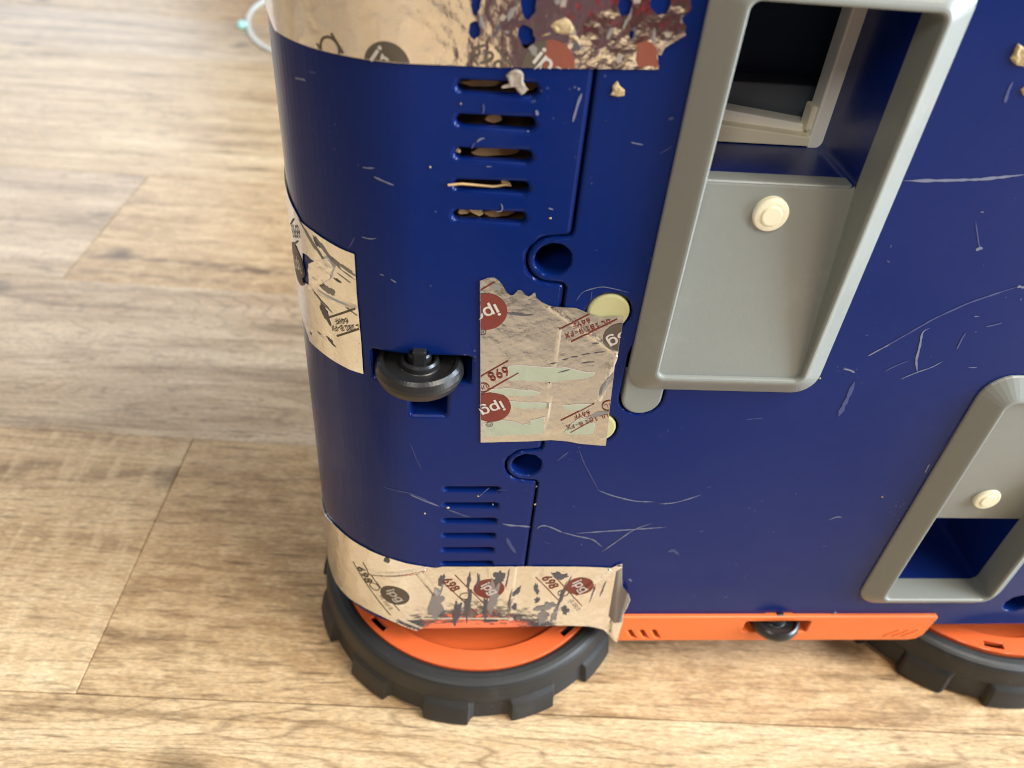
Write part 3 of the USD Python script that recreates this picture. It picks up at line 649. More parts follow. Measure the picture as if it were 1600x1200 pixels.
SC = [  # (points, width, faint?, on the end panel?)
    ([(-0.1152, -1.0919), (-0.0538, -1.0992), (-0.0300, -1.1122), (0.0027, -1.1350)], .0035, 1, 1), ([(-0.0538, -1.1027), (-0.0240, -1.1210), (0.0027, -1.1350)], .004, 0, 1), ([(0.0212, -1.1456), (0.0374, -1.1564), (0.0562, -1.1655)], .0025, 1, 1),
    ([(0.1256, -1.1833), (0.1448, -1.1888), (0.1599, -1.1886), (0.1817, -1.1922)], .006, 0, 1), ([(0.1082, -1.0884), (0.1248, -1.0846), (0.1288, -1.0898)], .002, 1, 1),
    ([(0.1950, -1.1978), (0.1980, -1.1900), (0.2065, -1.1860), (0.2210, -1.1916), (0.2486, -1.2088)], .005, 0, 0), ([(0.2458, -1.2069), (0.2755, -1.2183), (0.3106, -1.2279), (0.3339, -1.2519)], .004, 0, 0), ([(0.2745, -1.2104), (0.3253, -1.2039), (0.3851, -1.1972), (0.4564, -1.1885)], .0045, 0, 0),
    ([(0.3350, -1.2683), (0.3570, -1.2394), (0.3858, -1.2012), (0.4041, -1.1872), (0.4242, -1.1772)], .0035, 0, 0),
    ([(0.2983, -1.0830), (0.3211, -1.0951), (0.3436, -1.1037), (0.3779, -1.1140), (0.4159, -1.1151)], .004, 0, 0), ([(0.4258, -1.1205), (0.4507, -1.1182), (0.4706, -1.1105), (0.5021, -1.0935)], .004, 0, 0), ([(0.2469, -0.9713), (0.2626, -1.0100), (0.2824, -1.0484), (0.3025, -1.0865)], .0025, 1, 0),
    ([(0.7065, -0.7486), (0.7428, -0.7141), (0.7883, -0.6688), (0.8313, -0.6373), (0.8716, -0.6163), (0.9044, -0.6006)], .0042, 1, 0), ([(0.7065, -0.7486), (0.7195, -0.7361), (0.7345, -0.7236)], .003, 0, 0),
    ([(0.7890, -0.6877), (0.7787, -0.6945), (0.7877, -0.7256), (0.7935, -0.7550), (0.8056, -0.7781)], .0045, 0, 0), ([(0.7831, -0.7958), (0.8062, -0.7795), (0.8269, -0.7690), (0.8411, -0.7547)], .003, 0, 0),
    ([(0.6390, -0.4390), (0.6668, -0.4375), (0.7039, -0.4351), (0.7500, -0.4313), (0.7856, -0.4255), (0.8156, -0.4201)], .0055, 0, 0),
    ([(0.8541, -0.7285), (0.8528, -0.7086), (0.8533, -0.6956)], .004, 1, 0), ([(0.7481, -0.7801), (0.7588, -0.7700), (0.7812, -0.7554)], .003, 1, 0), ([(0.7750, -0.4954), (0.8027, -0.5401), (0.8092, -0.5409)], .002, 1, 0),
    ([(0.7992, -0.5436), (0.8021, -0.5390), (0.8077, -0.5399)], .006, 0, 0), ([(0.7760, -0.4808), (0.7808, -0.4806)], .003, 0, 0), ([(0.8972, -0.6033), (0.9089, -0.6051)], .006, 0, 0), ([(0.7337, -0.3232), (0.7295, -0.3025), (0.7309, -0.2966)], .005, 1, 0),
    ([(0.8926, -0.7667), (0.9074, -0.7662)], .002, 0, 0), ([(0.8530, -0.6624), (0.8616, -0.6621)], .003, 0, 0), ([(0.8821, -0.6815), (0.8977, -0.6771), (0.9056, -0.6730)], .004, 1, 0), ([(0.6744, -0.7770), (0.6888, -0.7793), (0.6964, -0.7846)], .004, 0, 0),
    ([(-0.1212, -0.5731), (-0.1071, -0.5739), (-0.0992, -0.5701)], .003, 0, 1), ([(-0.1451, -0.5988), (-0.1376, -0.5859), (-0.1328, -0.5761)], .003, 1, 1), ([(-0.2256, -0.3725), (-0.2133, -0.3698), (-0.2022, -0.3684)], .004, 0, 1), ([(-0.1929, -0.3552), (-0.1798, -0.3535)], .003, 1, 1),
    ([(-0.1149, -0.4650), (-0.1056, -0.4649), (-0.0981, -0.4627)], .003, 0, 1), ([(-0.0986, -0.4757), (-0.0851, -0.4800), (-0.0718, -0.4837)], .0035, 0, 1), ([(-0.0953, -0.6294), (-0.0893, -0.6305)], .003, 0, 1), ([(-0.0787, -0.6353), (-0.0710, -0.6397)], .003, 0, 1),
    ([(0.0361, -0.4160), (0.0322, -0.4250)], .003, 1, 1), ([(0.0386, -0.4158), (0.0442, -0.4094), (0.0484, -0.4101)], .0025, 0, 1), ([(0.1624, -0.3813), (0.1646, -0.3660), (0.1669, -0.3518), (0.1692, -0.3443)], .0045, 0, 1), ([(0.1132, -0.3689), (0.1155, -0.3755)], .006, 0, 1),
    ([(0.0767, -0.5026), (0.0826, -0.5092), (0.0769, -0.5184), (0.0703, -0.5147)], .002, 0, 1), ([(0.1437, -0.5061), (0.1503, -0.5078)], .003, 0, 1), ([(0.0443, -0.3646), (0.0464, -0.3727), (0.0442, -0.3770)], .004, 1, 1), ([(0.0531, -0.4490), (0.0600, -0.4487)], .002, 0, 1),
    ([(0.3113, -0.5028), (0.3180, -0.4905), (0.3259, -0.4842)], .003, 1, 0), ([(0.2884, -0.3708), (0.2940, -0.3688)], .004, 1, 0), ([(0.2439, -0.4046), (0.2494, -0.4060), (0.2610, -0.4072)], .002, 0, 0), ([(0.2851, -0.4184), (0.2929, -0.4135), (0.3004, -0.4068)], .002, 1, 0),
    ([(0.1375, -1.2259), (0.1441, -1.2458), (0.1592, -1.2741)], .009, 1, 1), ([(0.2130, -1.2370), (0.2268, -1.2449)], .002, 1, 0), ([(0.4740, -1.2670), (0.4830, -1.2586), (0.4974, -1.2752)], .010, 1, 0), ([(0.4080, -1.3581), (0.4152, -1.3670)], .005, 0, 0),
    ([(0.5099, -1.0736), (0.5174, -1.0681)], .004, 1, 0), ([(0.7826, -1.1624), (0.7958, -1.1505), (0.8065, -1.1542)], .0035, 0, 0), ([(0.7982, -1.2471), (0.8064, -1.2429)], .003, 1, 0), ([(0.5368, -0.8962), (0.5672, -0.8923)], .003, 1, 0),
    ([(0.6315, -1.4265), (0.6398, -1.4194)], .004, 1, 0), ([(-0.0530, -0.9668), (-0.0395, -1.0137), (-0.0303, -1.0382)], .002, 1, 1), ([(0.9471, -1.4407), (0.9378, -1.3881), (0.9338, -1.3465), (0.9336, -1.3195)], .002, 1, 0), ([(0.9255, -1.0226), (0.9246, -0.9999)], .004, 0, 0),
    ([(0.9311, -1.0295), (0.9337, -0.9409), (0.9363, -0.8616)], .0018, 1, 0), ([(0.6114, -0.6549), (0.6101, -0.6074), (0.6080, -0.5734)], .003, 1, 0), ([(0.7035, -0.8838), (0.7048, -0.8387), (0.7036, -0.8041)], .010, 1, 0), ([(0.6002, -0.4987), (0.6031, -0.4883)], .004, 1, 0),
    ([(0.2128, -1.0078), (0.2230, -0.9945), (0.2311, -0.9845)], .004, 1, 0), ([(0.0187, -1.1438), (0.0336, -1.1509), (0.0624, -1.1654)], .0018, 0, 1), ([(0.0755, -1.1067), (0.0856, -1.0923), (0.0934, -1.0817)], .0016, 0, 1),
    ([(0.2028, -0.6597), (0.2104, -0.6419), (0.2385, -0.6315), (0.2639, -0.6362), (0.2827, -0.6412)], .0015, 0, 0), ([(0.2251, -0.6413), (0.2256, -0.6588)], .002, 1, 0),
]
for i, (pts, w, faint, onend) in enumerate(SC):
    put('scratch', ribbon(pts, w, -0.0006 - 0.00003 * (i % 9), i), SCRATCH2 if faint else SCRATCH, end_panel if onend else side_panel, smooth=False)
# tiny pale nicks, joined: too small to pick apart
nick = []
for i in range(80):
    s_, z_ = rng.uniform(-0.2, 1.15), rng.uniform(-1.47, -0.22)
    if not (left_c.buffer(-0.004).contains(Point(s_, z_)) or side_poly.buffer(-0.004).contains(Point(s_, z_))): continue
    r_ = abs(rng.normal(0, 0.0011)) + 0.0007
    P = blob(s_, z_, r_ * rng.uniform(1, 3), r_, rng.uniform(0, 180), i % 17, 0.5, 9)
    v, f = plate(P, 0.0006, 0, 1, -0.0006); nick.append((wrap(v[:, 0], v[:, 1], v[:, 2]), f))
tag(stage.GetPrimAtPath(put('paint_nicks', cat(*nick), SCRATCH2, toy, smooth=False)), kind='stuff')
def lump(P, h, mat, parent, seed, base=0.0, name='residue'):
    """a flake of dried residue with an uneven top"""
    v, f = plate(P, h, min(h, 0.003) * 0.9, 2, -h + base, 0.0045, 0.0045)
    nz = meshkit.fbm(np.c_[v[:, :2] * 190, np.full(len(v), seed)], 3, seed) - 0.5
    v[:, 2] -= nz * h * 1.1 * (v[:, 2] < base - h * 0.3)
    put(name, (wrap(v[:, 0], v[:, 1], v[:, 2]), f), mat, parent)
lump(ragged([(0.0704, -0.3277), (0.0741, -0.3235), (0.0779, -0.3202), (0.0826, -0.3191), (0.0900, -0.3210), (0.0937, -0.3263), (0.0936, -0.3342), (0.0973, -0.3404), (0.1008, -0.3426), (0.0963, -0.3469), (0.0926, -0.3512), (0.0873, -0.3466), (0.0828, -0.3412), (0.0715, -0.3427), (0.0659, -0.3438), (0.0680, -0.3397), (0.0752, -0.3377), (0.0732, -0.3322)], .0022, .004, 3), .0035, RESIDUE2, end_panel, 3)
lump(ragged([(0.2065, -0.3437), (0.2090, -0.3387), (0.2073, -0.3331), (0.2119, -0.3256), (0.2160, -0.3310), (0.2236, -0.3362), (0.2240, -0.3435), (0.2158, -0.3448)], .0015, .003, 4), .003, RESIDUE, side_panel, 4)
lump(ragged([(0.7122, -0.2687), (0.7149, -0.2622), (0.7137, -0.2498), (0.7244, -0.2538), (0.7376, -0.2655), (0.7365, -0.2768), (0.7255, -0.2758)], .003, .004, 5), .004, RESIDUE, side_panel, 5)
lump(ragged([(0.7463, -0.3056), (0.7498, -0.2988), (0.7610, -0.3132), (0.7540, -0.3136)], .002, .004, 6), .003, RESIDUE, side_panel, 6)
for i, (pts, r_) in enumerate(((([(0.9077, -1.4827)][0]), .006), (([(0.0186, -1.1383)][0]), .0045), (([(0.1843, -1.1264)][0]), .0035), (([(0.1819, -1.0765)][0]), .003), (([(0.6404, -0.7991)][0]), .003), (([(0.8670, -1.0924)][0]), .003),
                               (([(0.1034, -1.1278)][0]), .0025), (([(-0.0249, -1.1555)][0]), .003), (([(0.0742, -1.1049)][0]), .0025), (([(0.1049, -0.3974)][0]), .002), (([(0.1481, -0.5219)][0]), .003), (([(-0.0224, -0.4540)][0]), .0025),
                               (([(0.1644, -0.3389)][0]), .0028), (([(0.0158, -0.3662)][0]), .002))):
    lump(blob(pts[0], pts[1], r_ * 1.3, r_ * 1.0, 20 * i, i + 30, .5, 14), .0022, RESIDUE if i % 3 else SCRATCH, end_panel if pts[0] < SX else side_panel, i + 20)

# ------------------------------------------------------------------ foil tape stuck on the toy
class Tape:
    def __init__(self, label, poly, mat, seed, amp=0.0012, base=0.0016, creases=(), mats=None, lift=None):
        self.seed, self.amp, self.base, self.creases, self.lift = seed, amp, base, creases, lift
        self.path = xf('foil_tape'); self.n = 0
        tag(stage.GetPrimAtPath(self.path), label, 'tape')
        v, f = plate(poly, 0.0010, 0, 1, 0, 0.0036, 0.0036)
        self.poly = poly
        put('foil', (self.at(v[:, 0], v[:, 1], v[:, 2]), f), mat, self.path, smooth=50)
    def disp(self, s, z):
        q = np.stack([np.asarray(s, float), np.asarray(z, float), np.full(np.shape(s), self.seed * 2.3)], -1)
        d = (meshkit.fbm(q * np.array([26, 26, 1]), 3, self.seed)) * self.amp + meshkit.fbm(q * np.array([95, 95, 1]), 2, self.seed + 5) * self.amp * 0.35
        for (a, b, w, h) in self.creases:                      # pressed or raised folds
            a, b = np.array(a), np.array(b); t = b - a; L = np.hypot(*t); t = t / L
            u = (s - a[0]) * t[0] + (z - a[1]) * t[1]; e = -(s - a[0]) * t[1] + (z - a[1]) * t[0]
            d = d + h * np.exp(-(e / w) ** 2) * (u > -w) * (u < L + w)
        if self.lift is not None: d = d + self.lift(np.asarray(s, float), np.asarray(z, float))
        return d
    def at(self, s, z, d):
        return wrap(s, z, np.asarray(d) - self.base - self.disp(s, z))
    def level(self):
        self.n += 1
        return -0.00035 - 0.00002 * (self.n % 40)
    def mark(self, name, P, mat, clip=True, lev=None):
        if clip: P = P.intersection(self.poly.buffer(-0.0006))
        lev = self.level() if lev is None else lev
        ps = polys(P)
        if not ps: return
        ms = []
        for p_ in ps:
            v, f = gridtri(p_, 0.0036, 0.0036)
            ms.append((self.at(v[:, 0], v[:, 1], lev), upface(v, f)))
        put(name, cat(*ms), mat, self.path, smooth=False)
    def line(self, a, b, w, mat):
        self.mark('print_line', LineString([a, b]).buffer(w / 2, cap_style='flat'), mat)
    def text(self, t, c, h, ang, mat, sx=1.0, bold=False):
        m = meshkit.text_mesh(t, 1.0, 0.01, bold)
        top = np.isclose(m.vertices[:, 2], m.vertices[:, 2].max())
        fs = m.faces[top[m.faces].all(1)]
        v = m.vertices[:, :2].copy(); v -= (v.max(0) + v.min(0)) / 2; v *= h; v[:, 0] *= sx
        ca, sa = math.cos(math.radians(ang)), math.sin(math.radians(ang))
        s_, z_ = c[0] + v[:, 0] * ca - v[:, 1] * sa, c[1] + v[:, 0] * sa + v[:, 1] * ca
        ctr = self.poly.buffer(-0.001)
        keep = np.array([ctr.covers(Point(s_[q].mean(), z_[q].mean())) for q in fs])
        if not keep.any(): return
        fs = fs[keep]; u, inv = np.unique(fs, return_inverse=True)
        put('print_text', (self.at(s_[u], z_[u], self.level() - 0.0006), inv.reshape(-1, 3)), mat, self.path, smooth=False)
    def logo(self, c, r, ang, mat, h=0.021):
        self.mark('print_logo', circle(c[0], c[1], r, 44), mat)
        self.text('ipg', c, h, ang, PRINT_LIGHT, 1.05, True)

# centre patch
pc = Polygon([(0.0536, -0.6287), (0.0648, -0.6232), (0.0743, -0.6217), (0.0803, -0.6259), (0.0876, -0.6346), (0.0954, -0.6480), (0.1006, -0.6524), (0.1054, -0.6521), (0.1090, -0.6474), (0.1115, -0.6427), (0.1163, -0.6425), (0.1206, -0.6469), (0.1239, -0.6514), (0.1290, -0.6535), (0.1327, -0.6510), (0.1353, -0.6474), (0.1381, -0.6461), (0.1410, -0.6553), (0.1486, -0.6620), (0.1590, -0.6675), (0.1723, -0.6705), (0.1843, -0.6712), (0.2044, -0.6715), (0.2225, -0.6792), (0.2364, -0.6846), (0.2470, -0.6879), (0.2618, -0.6848), (0.2812, -0.6853), (0.2814, -0.6926), (0.2819, -0.7012), (0.2826, -0.7301), (0.2848, -0.7624), (0.2842, -0.7717), (0.2827, -0.7824), (0.2861, -0.8235), (0.2897, -0.8809), (0.2939, -0.9291), (0.2961, -0.9652), (0.2773, -0.9641), (0.2502, -0.9616), (0.2241, -0.9559), (0.1951, -0.9536), (0.1612, -0.9576), (0.1272, -0.9600), (0.0718, -0.9630)])
A = Tape('torn square foil tape patch in the middle of the blue side, maroon print', pc, FOIL, 1, amp=0.0011,
         creases=[([(0.1830, -0.7113)][0], [(0.1822, -0.7860)][0], .0016, .0016), ([(0.1810, -0.8241)][0], [(0.1862, -0.9444)][0], .0016, .0016), ([(0.1624, -0.6709)][0], [(0.2806, -0.7560)][0], .003, .0015), ([(0.2818, -0.7638)][0], [(0.2669, -0.8553)][0], .004, .002)])
for i, pts in enumerate(([(0.1089, -0.7912), (0.1349, -0.7876), (0.1614, -0.7893), (0.1985, -0.7894), (0.2258, -0.7952), (0.2532, -0.7997), (0.2501, -0.8080), (0.2282, -0.8129), (0.2015, -0.8151), (0.1806, -0.8200), (0.1484, -0.8197), (0.1111, -0.8195), (0.1048, -0.8061)], [(0.0815, -0.8399), (0.1069, -0.8363), (0.1393, -0.8380), (0.1669, -0.8442), (0.1514, -0.8518), (0.1134, -0.8515), (0.0863, -0.8482)],
                         [(0.1167, -0.8657), (0.1527, -0.8660), (0.1836, -0.8680), (0.1836, -0.8781), (0.1431, -0.8808), (0.1175, -0.8772)], [(0.2081, -0.8701), (0.2355, -0.8678), (0.2577, -0.8686), (0.2514, -0.8791), (0.2320, -0.8840), (0.2093, -0.8803)], [(0.0760, -0.9169), (0.0954, -0.9073), (0.1232, -0.9080), (0.1407, -0.9180), (0.1796, -0.9139), (0.1844, -0.9383), (0.1260, -0.9445), (0.0766, -0.9473)], [(0.1565, -0.9071), (0.1780, -0.8990), (0.1821, -0.9169), (0.1522, -0.9208)], [(0.2394, -0.8972), (0.2628, -0.9040), (0.2709, -0.9359), (0.2336, -0.9400), (0.2158, -0.9343)])):
    A.mark('mint_residue', ragged(pts, .0042, .003, i + 40), MINT)
    b = ragged(pts, .0042, .003, i + 40)
    A.mark('torn_edge', b.buffer(0.0009).difference(b.buffer(-0.0006)).intersection(sbox(-1, b.centroid.y, 1, 1)), PRINT_LIGHT)
RS = 203
A.logo([(0.0644, -0.6844)][0], .034, 207, PRINT_RED); A.logo([(0.0860, -0.8796)][0], .033, 207, PRINT_RED)
A.logo([(0.2815, -0.7238)][0], .027, 215, PRINT_GREY)
for a, b in (([(0.0545, -0.6457)][0], [(0.0757, -0.6295)][0]), ([(0.0640, -0.8122)][0], [(0.1069, -0.7780)][0]), ([(0.0660, -0.8516)][0], [(0.1256, -0.8027)][0]), ([(0.1850, -0.7112)][0], [(0.2268, -0.6814)][0]), ([(0.2045, -0.7362)][0], [(0.2717, -0.6893)][0]), ([(0.2079, -0.9063)][0], [(0.2606, -0.8656)][0]), ([(0.2283, -0.9340)][0], [(0.2628, -0.9040)][0])):
    A.line(a, b, .0023, PRINT_RED)
A.text('698', [(0.0932, -0.8065)][0], .0175, 208, PRINT_RED, .8, True)
A.text('UL 181 B-FX', [(0.2278, -0.7101)][0], .0088, 205, PRINT_RED, 1.0, True); A.text('64YF', [(0.2161, -0.6995)][0], .0088, 205, PRINT_RED, 1.0, True)
A.text('UL 181 B-FX', [(0.2543, -0.9073)][0], .0088, 205, PRINT_RED, 1.0, True); A.text('64YF', [(0.2432, -0.8926)][0], .0088, 205, PRINT_RED, 1.0, True)
A.mark('print_ring', circle(*[(0.0695, -0.8361)][0], .0105, 24).difference(circle(*[(0.0695, -0.8361)][0], .0088, 24)), PRINT_RED); A.text('UL', [(0.0695, -0.8361)][0], .008, 204, PRINT_RED)
for c in ([(0.0624, -0.7227)][0], [(0.0850, -0.9181)][0]):
    A.mark('print_ring', circle(*c, .0058, 20).difference(circle(*c, .0046, 20)), PRINT_GREY); A.text('R', c, .0055, 204, PRINT_GREY)
A.mark('print_ring', circle(*[(0.2868, -0.8692)][0], .0125, 24).difference(circle(*[(0.2868, -0.8692)][0], .0105, 24)), PRINT_RED); A.text('UL', [(0.2868, -0.8692)][0], .009, 204, PRINT_RED)
for i, (p_, w_, h_, an) in enumerate((([(0.1121, -0.6860)][0], .03, .006, -4), ([(0.0782, -0.6384)][0], .020, .009, -15), ([(0.1282, -0.6878)][0], .022, .003, 5), ([(0.2721, -0.8903)][0], .035, .012, 20), ([(0.2742, -0.8238)][0], .012, .05, -18), ([(0.2003, -0.7961)][0], .02, .003, 20), ([(0.2407, -0.9244)][0], .012, .006, 10),
                                      ([(0.2146, -0.7662)][0], .012, .0022, 10), ([(0.2317, -0.7604)][0], .014, .002, 12), ([(0.2531, -0.7557)][0], .02, .002, 8), ([(0.1995, -0.7721)][0], .01, .002, 15), ([(0.2442, -0.7379)][0], .012, .002, 4), ([(0.1816, -0.7806)][0], .012, .002, 15), ([(0.2362, -0.7774)][0], .02, .0022, 12))):
    A.mark('dark_smear', blob(*p_, w_, h_, an, i + 60, .7), SMUDGE2 if i in (1, 3, 4) else SMUDGE)

# left piece round the corner
SB = SL + 0.02
pl_ = Polygon([(SB, -0.545)] + [(-0.2673, -0.5875), (-0.2502, -0.5957), (-0.2168, -0.5958), (-0.1811, -0.5996), (-0.1567, -0.6027), (-0.1344, -0.6042), (-0.1343, -0.6216), (-0.1344, -0.6417), (-0.1345, -0.6645), (-0.1339, -0.6935), (-0.1326, -0.7111), (-0.1324, -0.7294), (-0.1312, -0.7731), (-0.1305, -0.8298), (-0.1581, -0.8315), (-0.1937, -0.8300), (-0.2283, -0.8293), (-0.2660, -0.8326), (-0.2703, -0.8258), (-0.2840, -0.8157)] + [(SB, -0.735)])
hole = Polygon([(-0.2553, -0.6520), (-0.2373, -0.6476), (-0.2283, -0.6501), (-0.2176, -0.6484), (-0.2182, -0.6648), (-0.2208, -0.6837), (-0.2296, -0.6941), (-0.2394, -0.7065), (-0.2504, -0.7076), (-0.2664, -0.7129), (-0.2676, -0.7062), (-0.2577, -0.6970), (-0.2572, -0.6836), (-0.2596, -0.6718)])
pl2 = pl_.difference(ragged(list(hole.exterior.coords), .0012, .004, 8))
pl2 = max(polys(pl2), key=lambda p: p.area)
B = Tape('weathered foil tape strip wrapped round the rounded left edge, torn hole in it', pl2, FOIL_SIDE, 2, amp=0.0014,
         creases=[([(-0.2149, -0.7035)][0], [(-0.1389, -0.7012)][0], .003, .0016), ([(-0.2855, -0.8086)][0], [(-0.1925, -0.7865)][0], .002, -.0012)])
for i, (p_, w_, h_, an) in enumerate((([(-0.2077, -0.6104)][0], .022, .010, -25), ([(-0.2246, -0.6146)][0], .06, .010, -34), ([(-0.1873, -0.6205)][0], .05, .008, -34), ([(-0.1531, -0.6332)][0], .05, .005, -20), ([(-0.2042, -0.7362)][0], .014, .032, 30), ([(-0.1960, -0.7910)][0], .026, .005, -28), ([(-0.2268, -0.7907)][0], .012, .003, -28),
                                      ([(-0.1900, -0.6881)][0], .040, .014, -12), ([(-0.1480, -0.6438)][0], .03, .0018, -22), ([(-0.1545, -0.6529)][0], .03, .0018, -22), ([(-0.1699, -0.6610)][0], .014, .004, -10), ([(-0.1464, -0.7098)][0], .02, .0025, -22), ([(-0.2560, -0.8097)][0], .006, .005, 0), ([(-0.2086, -0.7186)][0], .05, .004, -22))):
    B.mark('dark_smear', blob(*p_, w_, h_, an, i + 80, 1.1, 60), SMUDGE if i in (0, 4, 5, 10) else SMUDGE2)
B.line([(-0.1956, -0.7432)][0], [(-0.1378, -0.7014)][0], .0035, PRINT_GREY); B.line([(-0.1794, -0.7723)][0], [(-0.1341, -0.7392)][0], .0035, PRINT_GREY)
B.text('UL 181 B-FX', [(-0.1575, -0.7467)][0], .0098, 204, PRINT_GREY, .85, True); B.text('64YF', [(-0.1670, -0.7370)][0], .0098, 204, PRINT_GREY, .9, True)
B.line([(-0.3059, -0.6279)][0], [(-0.2773, -0.6033)][0], .003, PRINT_GREY); B.line([(-0.3128, -0.6713)][0], [(-0.2699, -0.6389)][0], .003, PRINT_GREY)
B.text('698', [(-0.2780, -0.6260)][0], .020, 205, PRINT_GREY, .8, True); B.logo([(-0.2887, -0.6914)][0], .036, 205, PRINT_GREY)
fl = Polygon([(-0.2158, -0.6476), (-0.1986, -0.6342), (-0.1838, -0.6269), (-0.1751, -0.6324), (-0.1718, -0.6378), (-0.1782, -0.6517), (-0.1804, -0.6606), (-0.1960, -0.6766), (-0.2190, -0.6959), (-0.2179, -0.6752)])
v, f = plate(fl, 0.0010, 0, 1, 0, 0.004, 0.004)
fs0 = v[:, 0].max(); lift_ = np.clip((fs0 - v[:, 0]) / 0.05, 0, 1)
nzz = meshkit.fbm(np.c_[v[:, :2] * 120, np.full(len(v), 3.0)], 3, 4)
put('foil_flap', (wrap(v[:, 0], v[:, 1], v[:, 2] - 0.0042 - lift_ * 0.012 - nzz * 0.003), f), FOIL_FLAP, B.path)

# bottom strip
pb = Polygon([(SB, -1.325)] + [(-0.2913, -1.3126), (-0.2527, -1.2976), (-0.2263, -1.2929), (-0.1858, -1.2931), (-0.1523, -1.2939), (-0.0907, -1.3012), (-0.0383, -1.3131), (-0.0031, -1.3213), (0.0138, -1.3170), (0.0754, -1.3166), (0.1811, -1.3148), (0.2264, -1.3144), (0.2908, -1.3151), (0.3424, -1.3168), (0.3631, -1.3189), (0.3735, -1.3080), (0.3835, -1.3030), (0.3870, -1.3317), (0.3944, -1.3716), (0.4096, -1.3908), (0.4176, -1.4127), (0.4154, -1.4409), (0.4112, -1.4673), (0.4152, -1.4991), (0.4145, -1.5393), (0.4158, -1.5781), (0.4024, -1.5650), (0.3813, -1.5442), (0.3456, -1.5314), (0.2839, -1.5286), (0.1714, -1.5331), (0.0854, -1.5352), (0.0142, -1.5374), (-0.0353, -1.5372), (-0.0481, -1.5475), (-0.0665, -1.5326), (-0.0924, -1.5228), (-0.1193, -1.5131), (-0.1464, -1.5106), (-0.1726, -1.5103), (-0.2140, -1.5176), (-0.2757, -1.5230)] + [(SB, -1.505)])
Cc = Tape('crinkled foil tape band along the bottom edge above the front wheel', pb, FOIL_LOW, 3, amp=0.0016,
          creases=[([(0.1613, -1.3160)][0], [(0.1636, -1.5256)][0], .002, .0016), ([(0.2529, -1.4840)][0], [(0.3576, -1.3276)][0], .004, .0022), ([(-0.0356, -1.3407)][0], [(-0.0018, -1.4067)][0], .006, .003), ([(-0.1402, -1.3688)][0], [(-0.0291, -1.3257)][0], .007, .0028),
                   ([(-0.0778, -1.5180)][0], [(-0.0353, -1.5422)][0], .006, .006), ([(-0.0284, -1.5028)][0], [(0.1691, -1.5033)][0], .003, .002), ([(0.3773, -1.3145)][0], [(0.4003, -1.5520)][0], .006, .003)],
          lift=lambda s, z: 0.013 * np.clip((s - 0.372) / 0.034, 0, 1) ** 2)
for c, r, m_ in (([(-0.0876, -1.4241)][0], .032, PRINT_GREY), ([(0.1113, -1.3906)][0], .033, PRINT_RED), ([(0.3050, -1.3809)][0], .030, PRINT_RED)):
    Cc.logo(c, r, -52, m_)
for c in ([(-0.1555, -1.3875)][0], [(0.0312, -1.3775)][0], [(0.2402, -1.3677)][0]):
    Cc.text('698', c, .021, -58, PRINT_GREY if c[0] < 0 else PRINT_RED, .85, True)
for a, b in (([(-0.1854, -1.3644)][0], [(-0.0978, -1.5006)][0]), ([(-0.1582, -1.3460)][0], [(-0.0772, -1.4769)][0]), ([(0.0150, -1.3709)][0], [(0.0930, -1.4861)][0]), ([(0.0382, -1.3446)][0], [(0.1326, -1.4886)][0]), ([(0.2072, -1.3502)][0], [(0.2673, -1.4362)][0]), ([(0.2380, -1.3348)][0], [(0.3188, -1.4528)][0])):
    Cc.line(a, b, .0022, PRINT_GREY if a[0] < 0 else PRINT_RED)
for c in ([(-0.1071, -1.4570)][0], [(0.0956, -1.4551)][0], [(0.3026, -1.4480)][0]):
    Cc.text('UL 181 B', c, .0095, -60, PRINT_GREY, .8)
for c in ([(-0.1327, -1.4131)][0], [(0.0623, -1.4179)][0], [(0.2721, -1.4061)][0]):
    Cc.mark('print_ring', circle(*c, .0125, 24).difference(circle(*c, .0105, 24)), PRINT_GREY)
sm = [([(0.0028, -1.4410)][0], .026, .115, -6), ([(0.0108, -1.3621)][0], .012, .04, -5), ([(0.0450, -1.4764)][0], .014, .075, -3), ([(0.0692, -1.4527)][0], .016, .10, 0), ([(0.0681, -1.3619)][0], .008, .05, -2), ([(0.1233, -1.4294)][0], .026, .12, -2), ([(0.1316, -1.3484)][0], .026, .035, 0), ([(0.1061, -1.4693)][0], .010, .075, 0),
      ([(0.1720, -1.3995)][0], .010, .026, -20), ([(0.1710, -1.4551)][0], .010, .022, 0), ([(0.2608, -1.3456)][0], .028, .020, 0), ([(0.2124, -1.3903)][0], .010, .040, 10), ([(0.2367, -1.4937)][0], .020, .05, -5), ([(0.2438, -1.4528)][0], .045, .020, 25), ([(0.2614, -1.4840)][0], .014, .05, 0), ([(0.2837, -1.4671)][0], .016, .028, 10),
      ([(0.0869, -1.3618)][0], .006, .05, -3), ([(0.3566, -1.3830)][0], .003, .05, -5), ([(0.3363, -1.4059)][0], .004, .07, -3), ([(0.1196, -1.5081)][0], .030, .012, 2), ([(0.2707, -1.4061)][0], .008, .10, -8), ([(-0.1017, -1.3071)][0], .012, .02, 0), ([(0.1482, -1.3549)][0], .004, .08, -3), ([(0.1573, -1.4410)][0], .003, .09, -3), ([(0.2190, -1.4293)][0], .012, .02, 0)]
for i, (p_, w_, h_, an) in enumerate(sm):
    Cc.mark('dark_smear', blob(*p_, w_, h_, an, i + 110, 1.2, 64), SMUDGE2 if i in (0, 5, 12, 13, 14) else SMUDGE)
Cc.mark('foil_fold', Polygon([(0.3740, -1.3275), (0.3841, -1.3144), (0.3937, -1.3716), (0.4097, -1.3920), (0.4162, -1.4127), (0.4133, -1.4457), (0.4098, -1.4673), (0.4129, -1.4941), (0.3970, -1.5040), (0.3830, -1.4891)]), SMUDGE2)

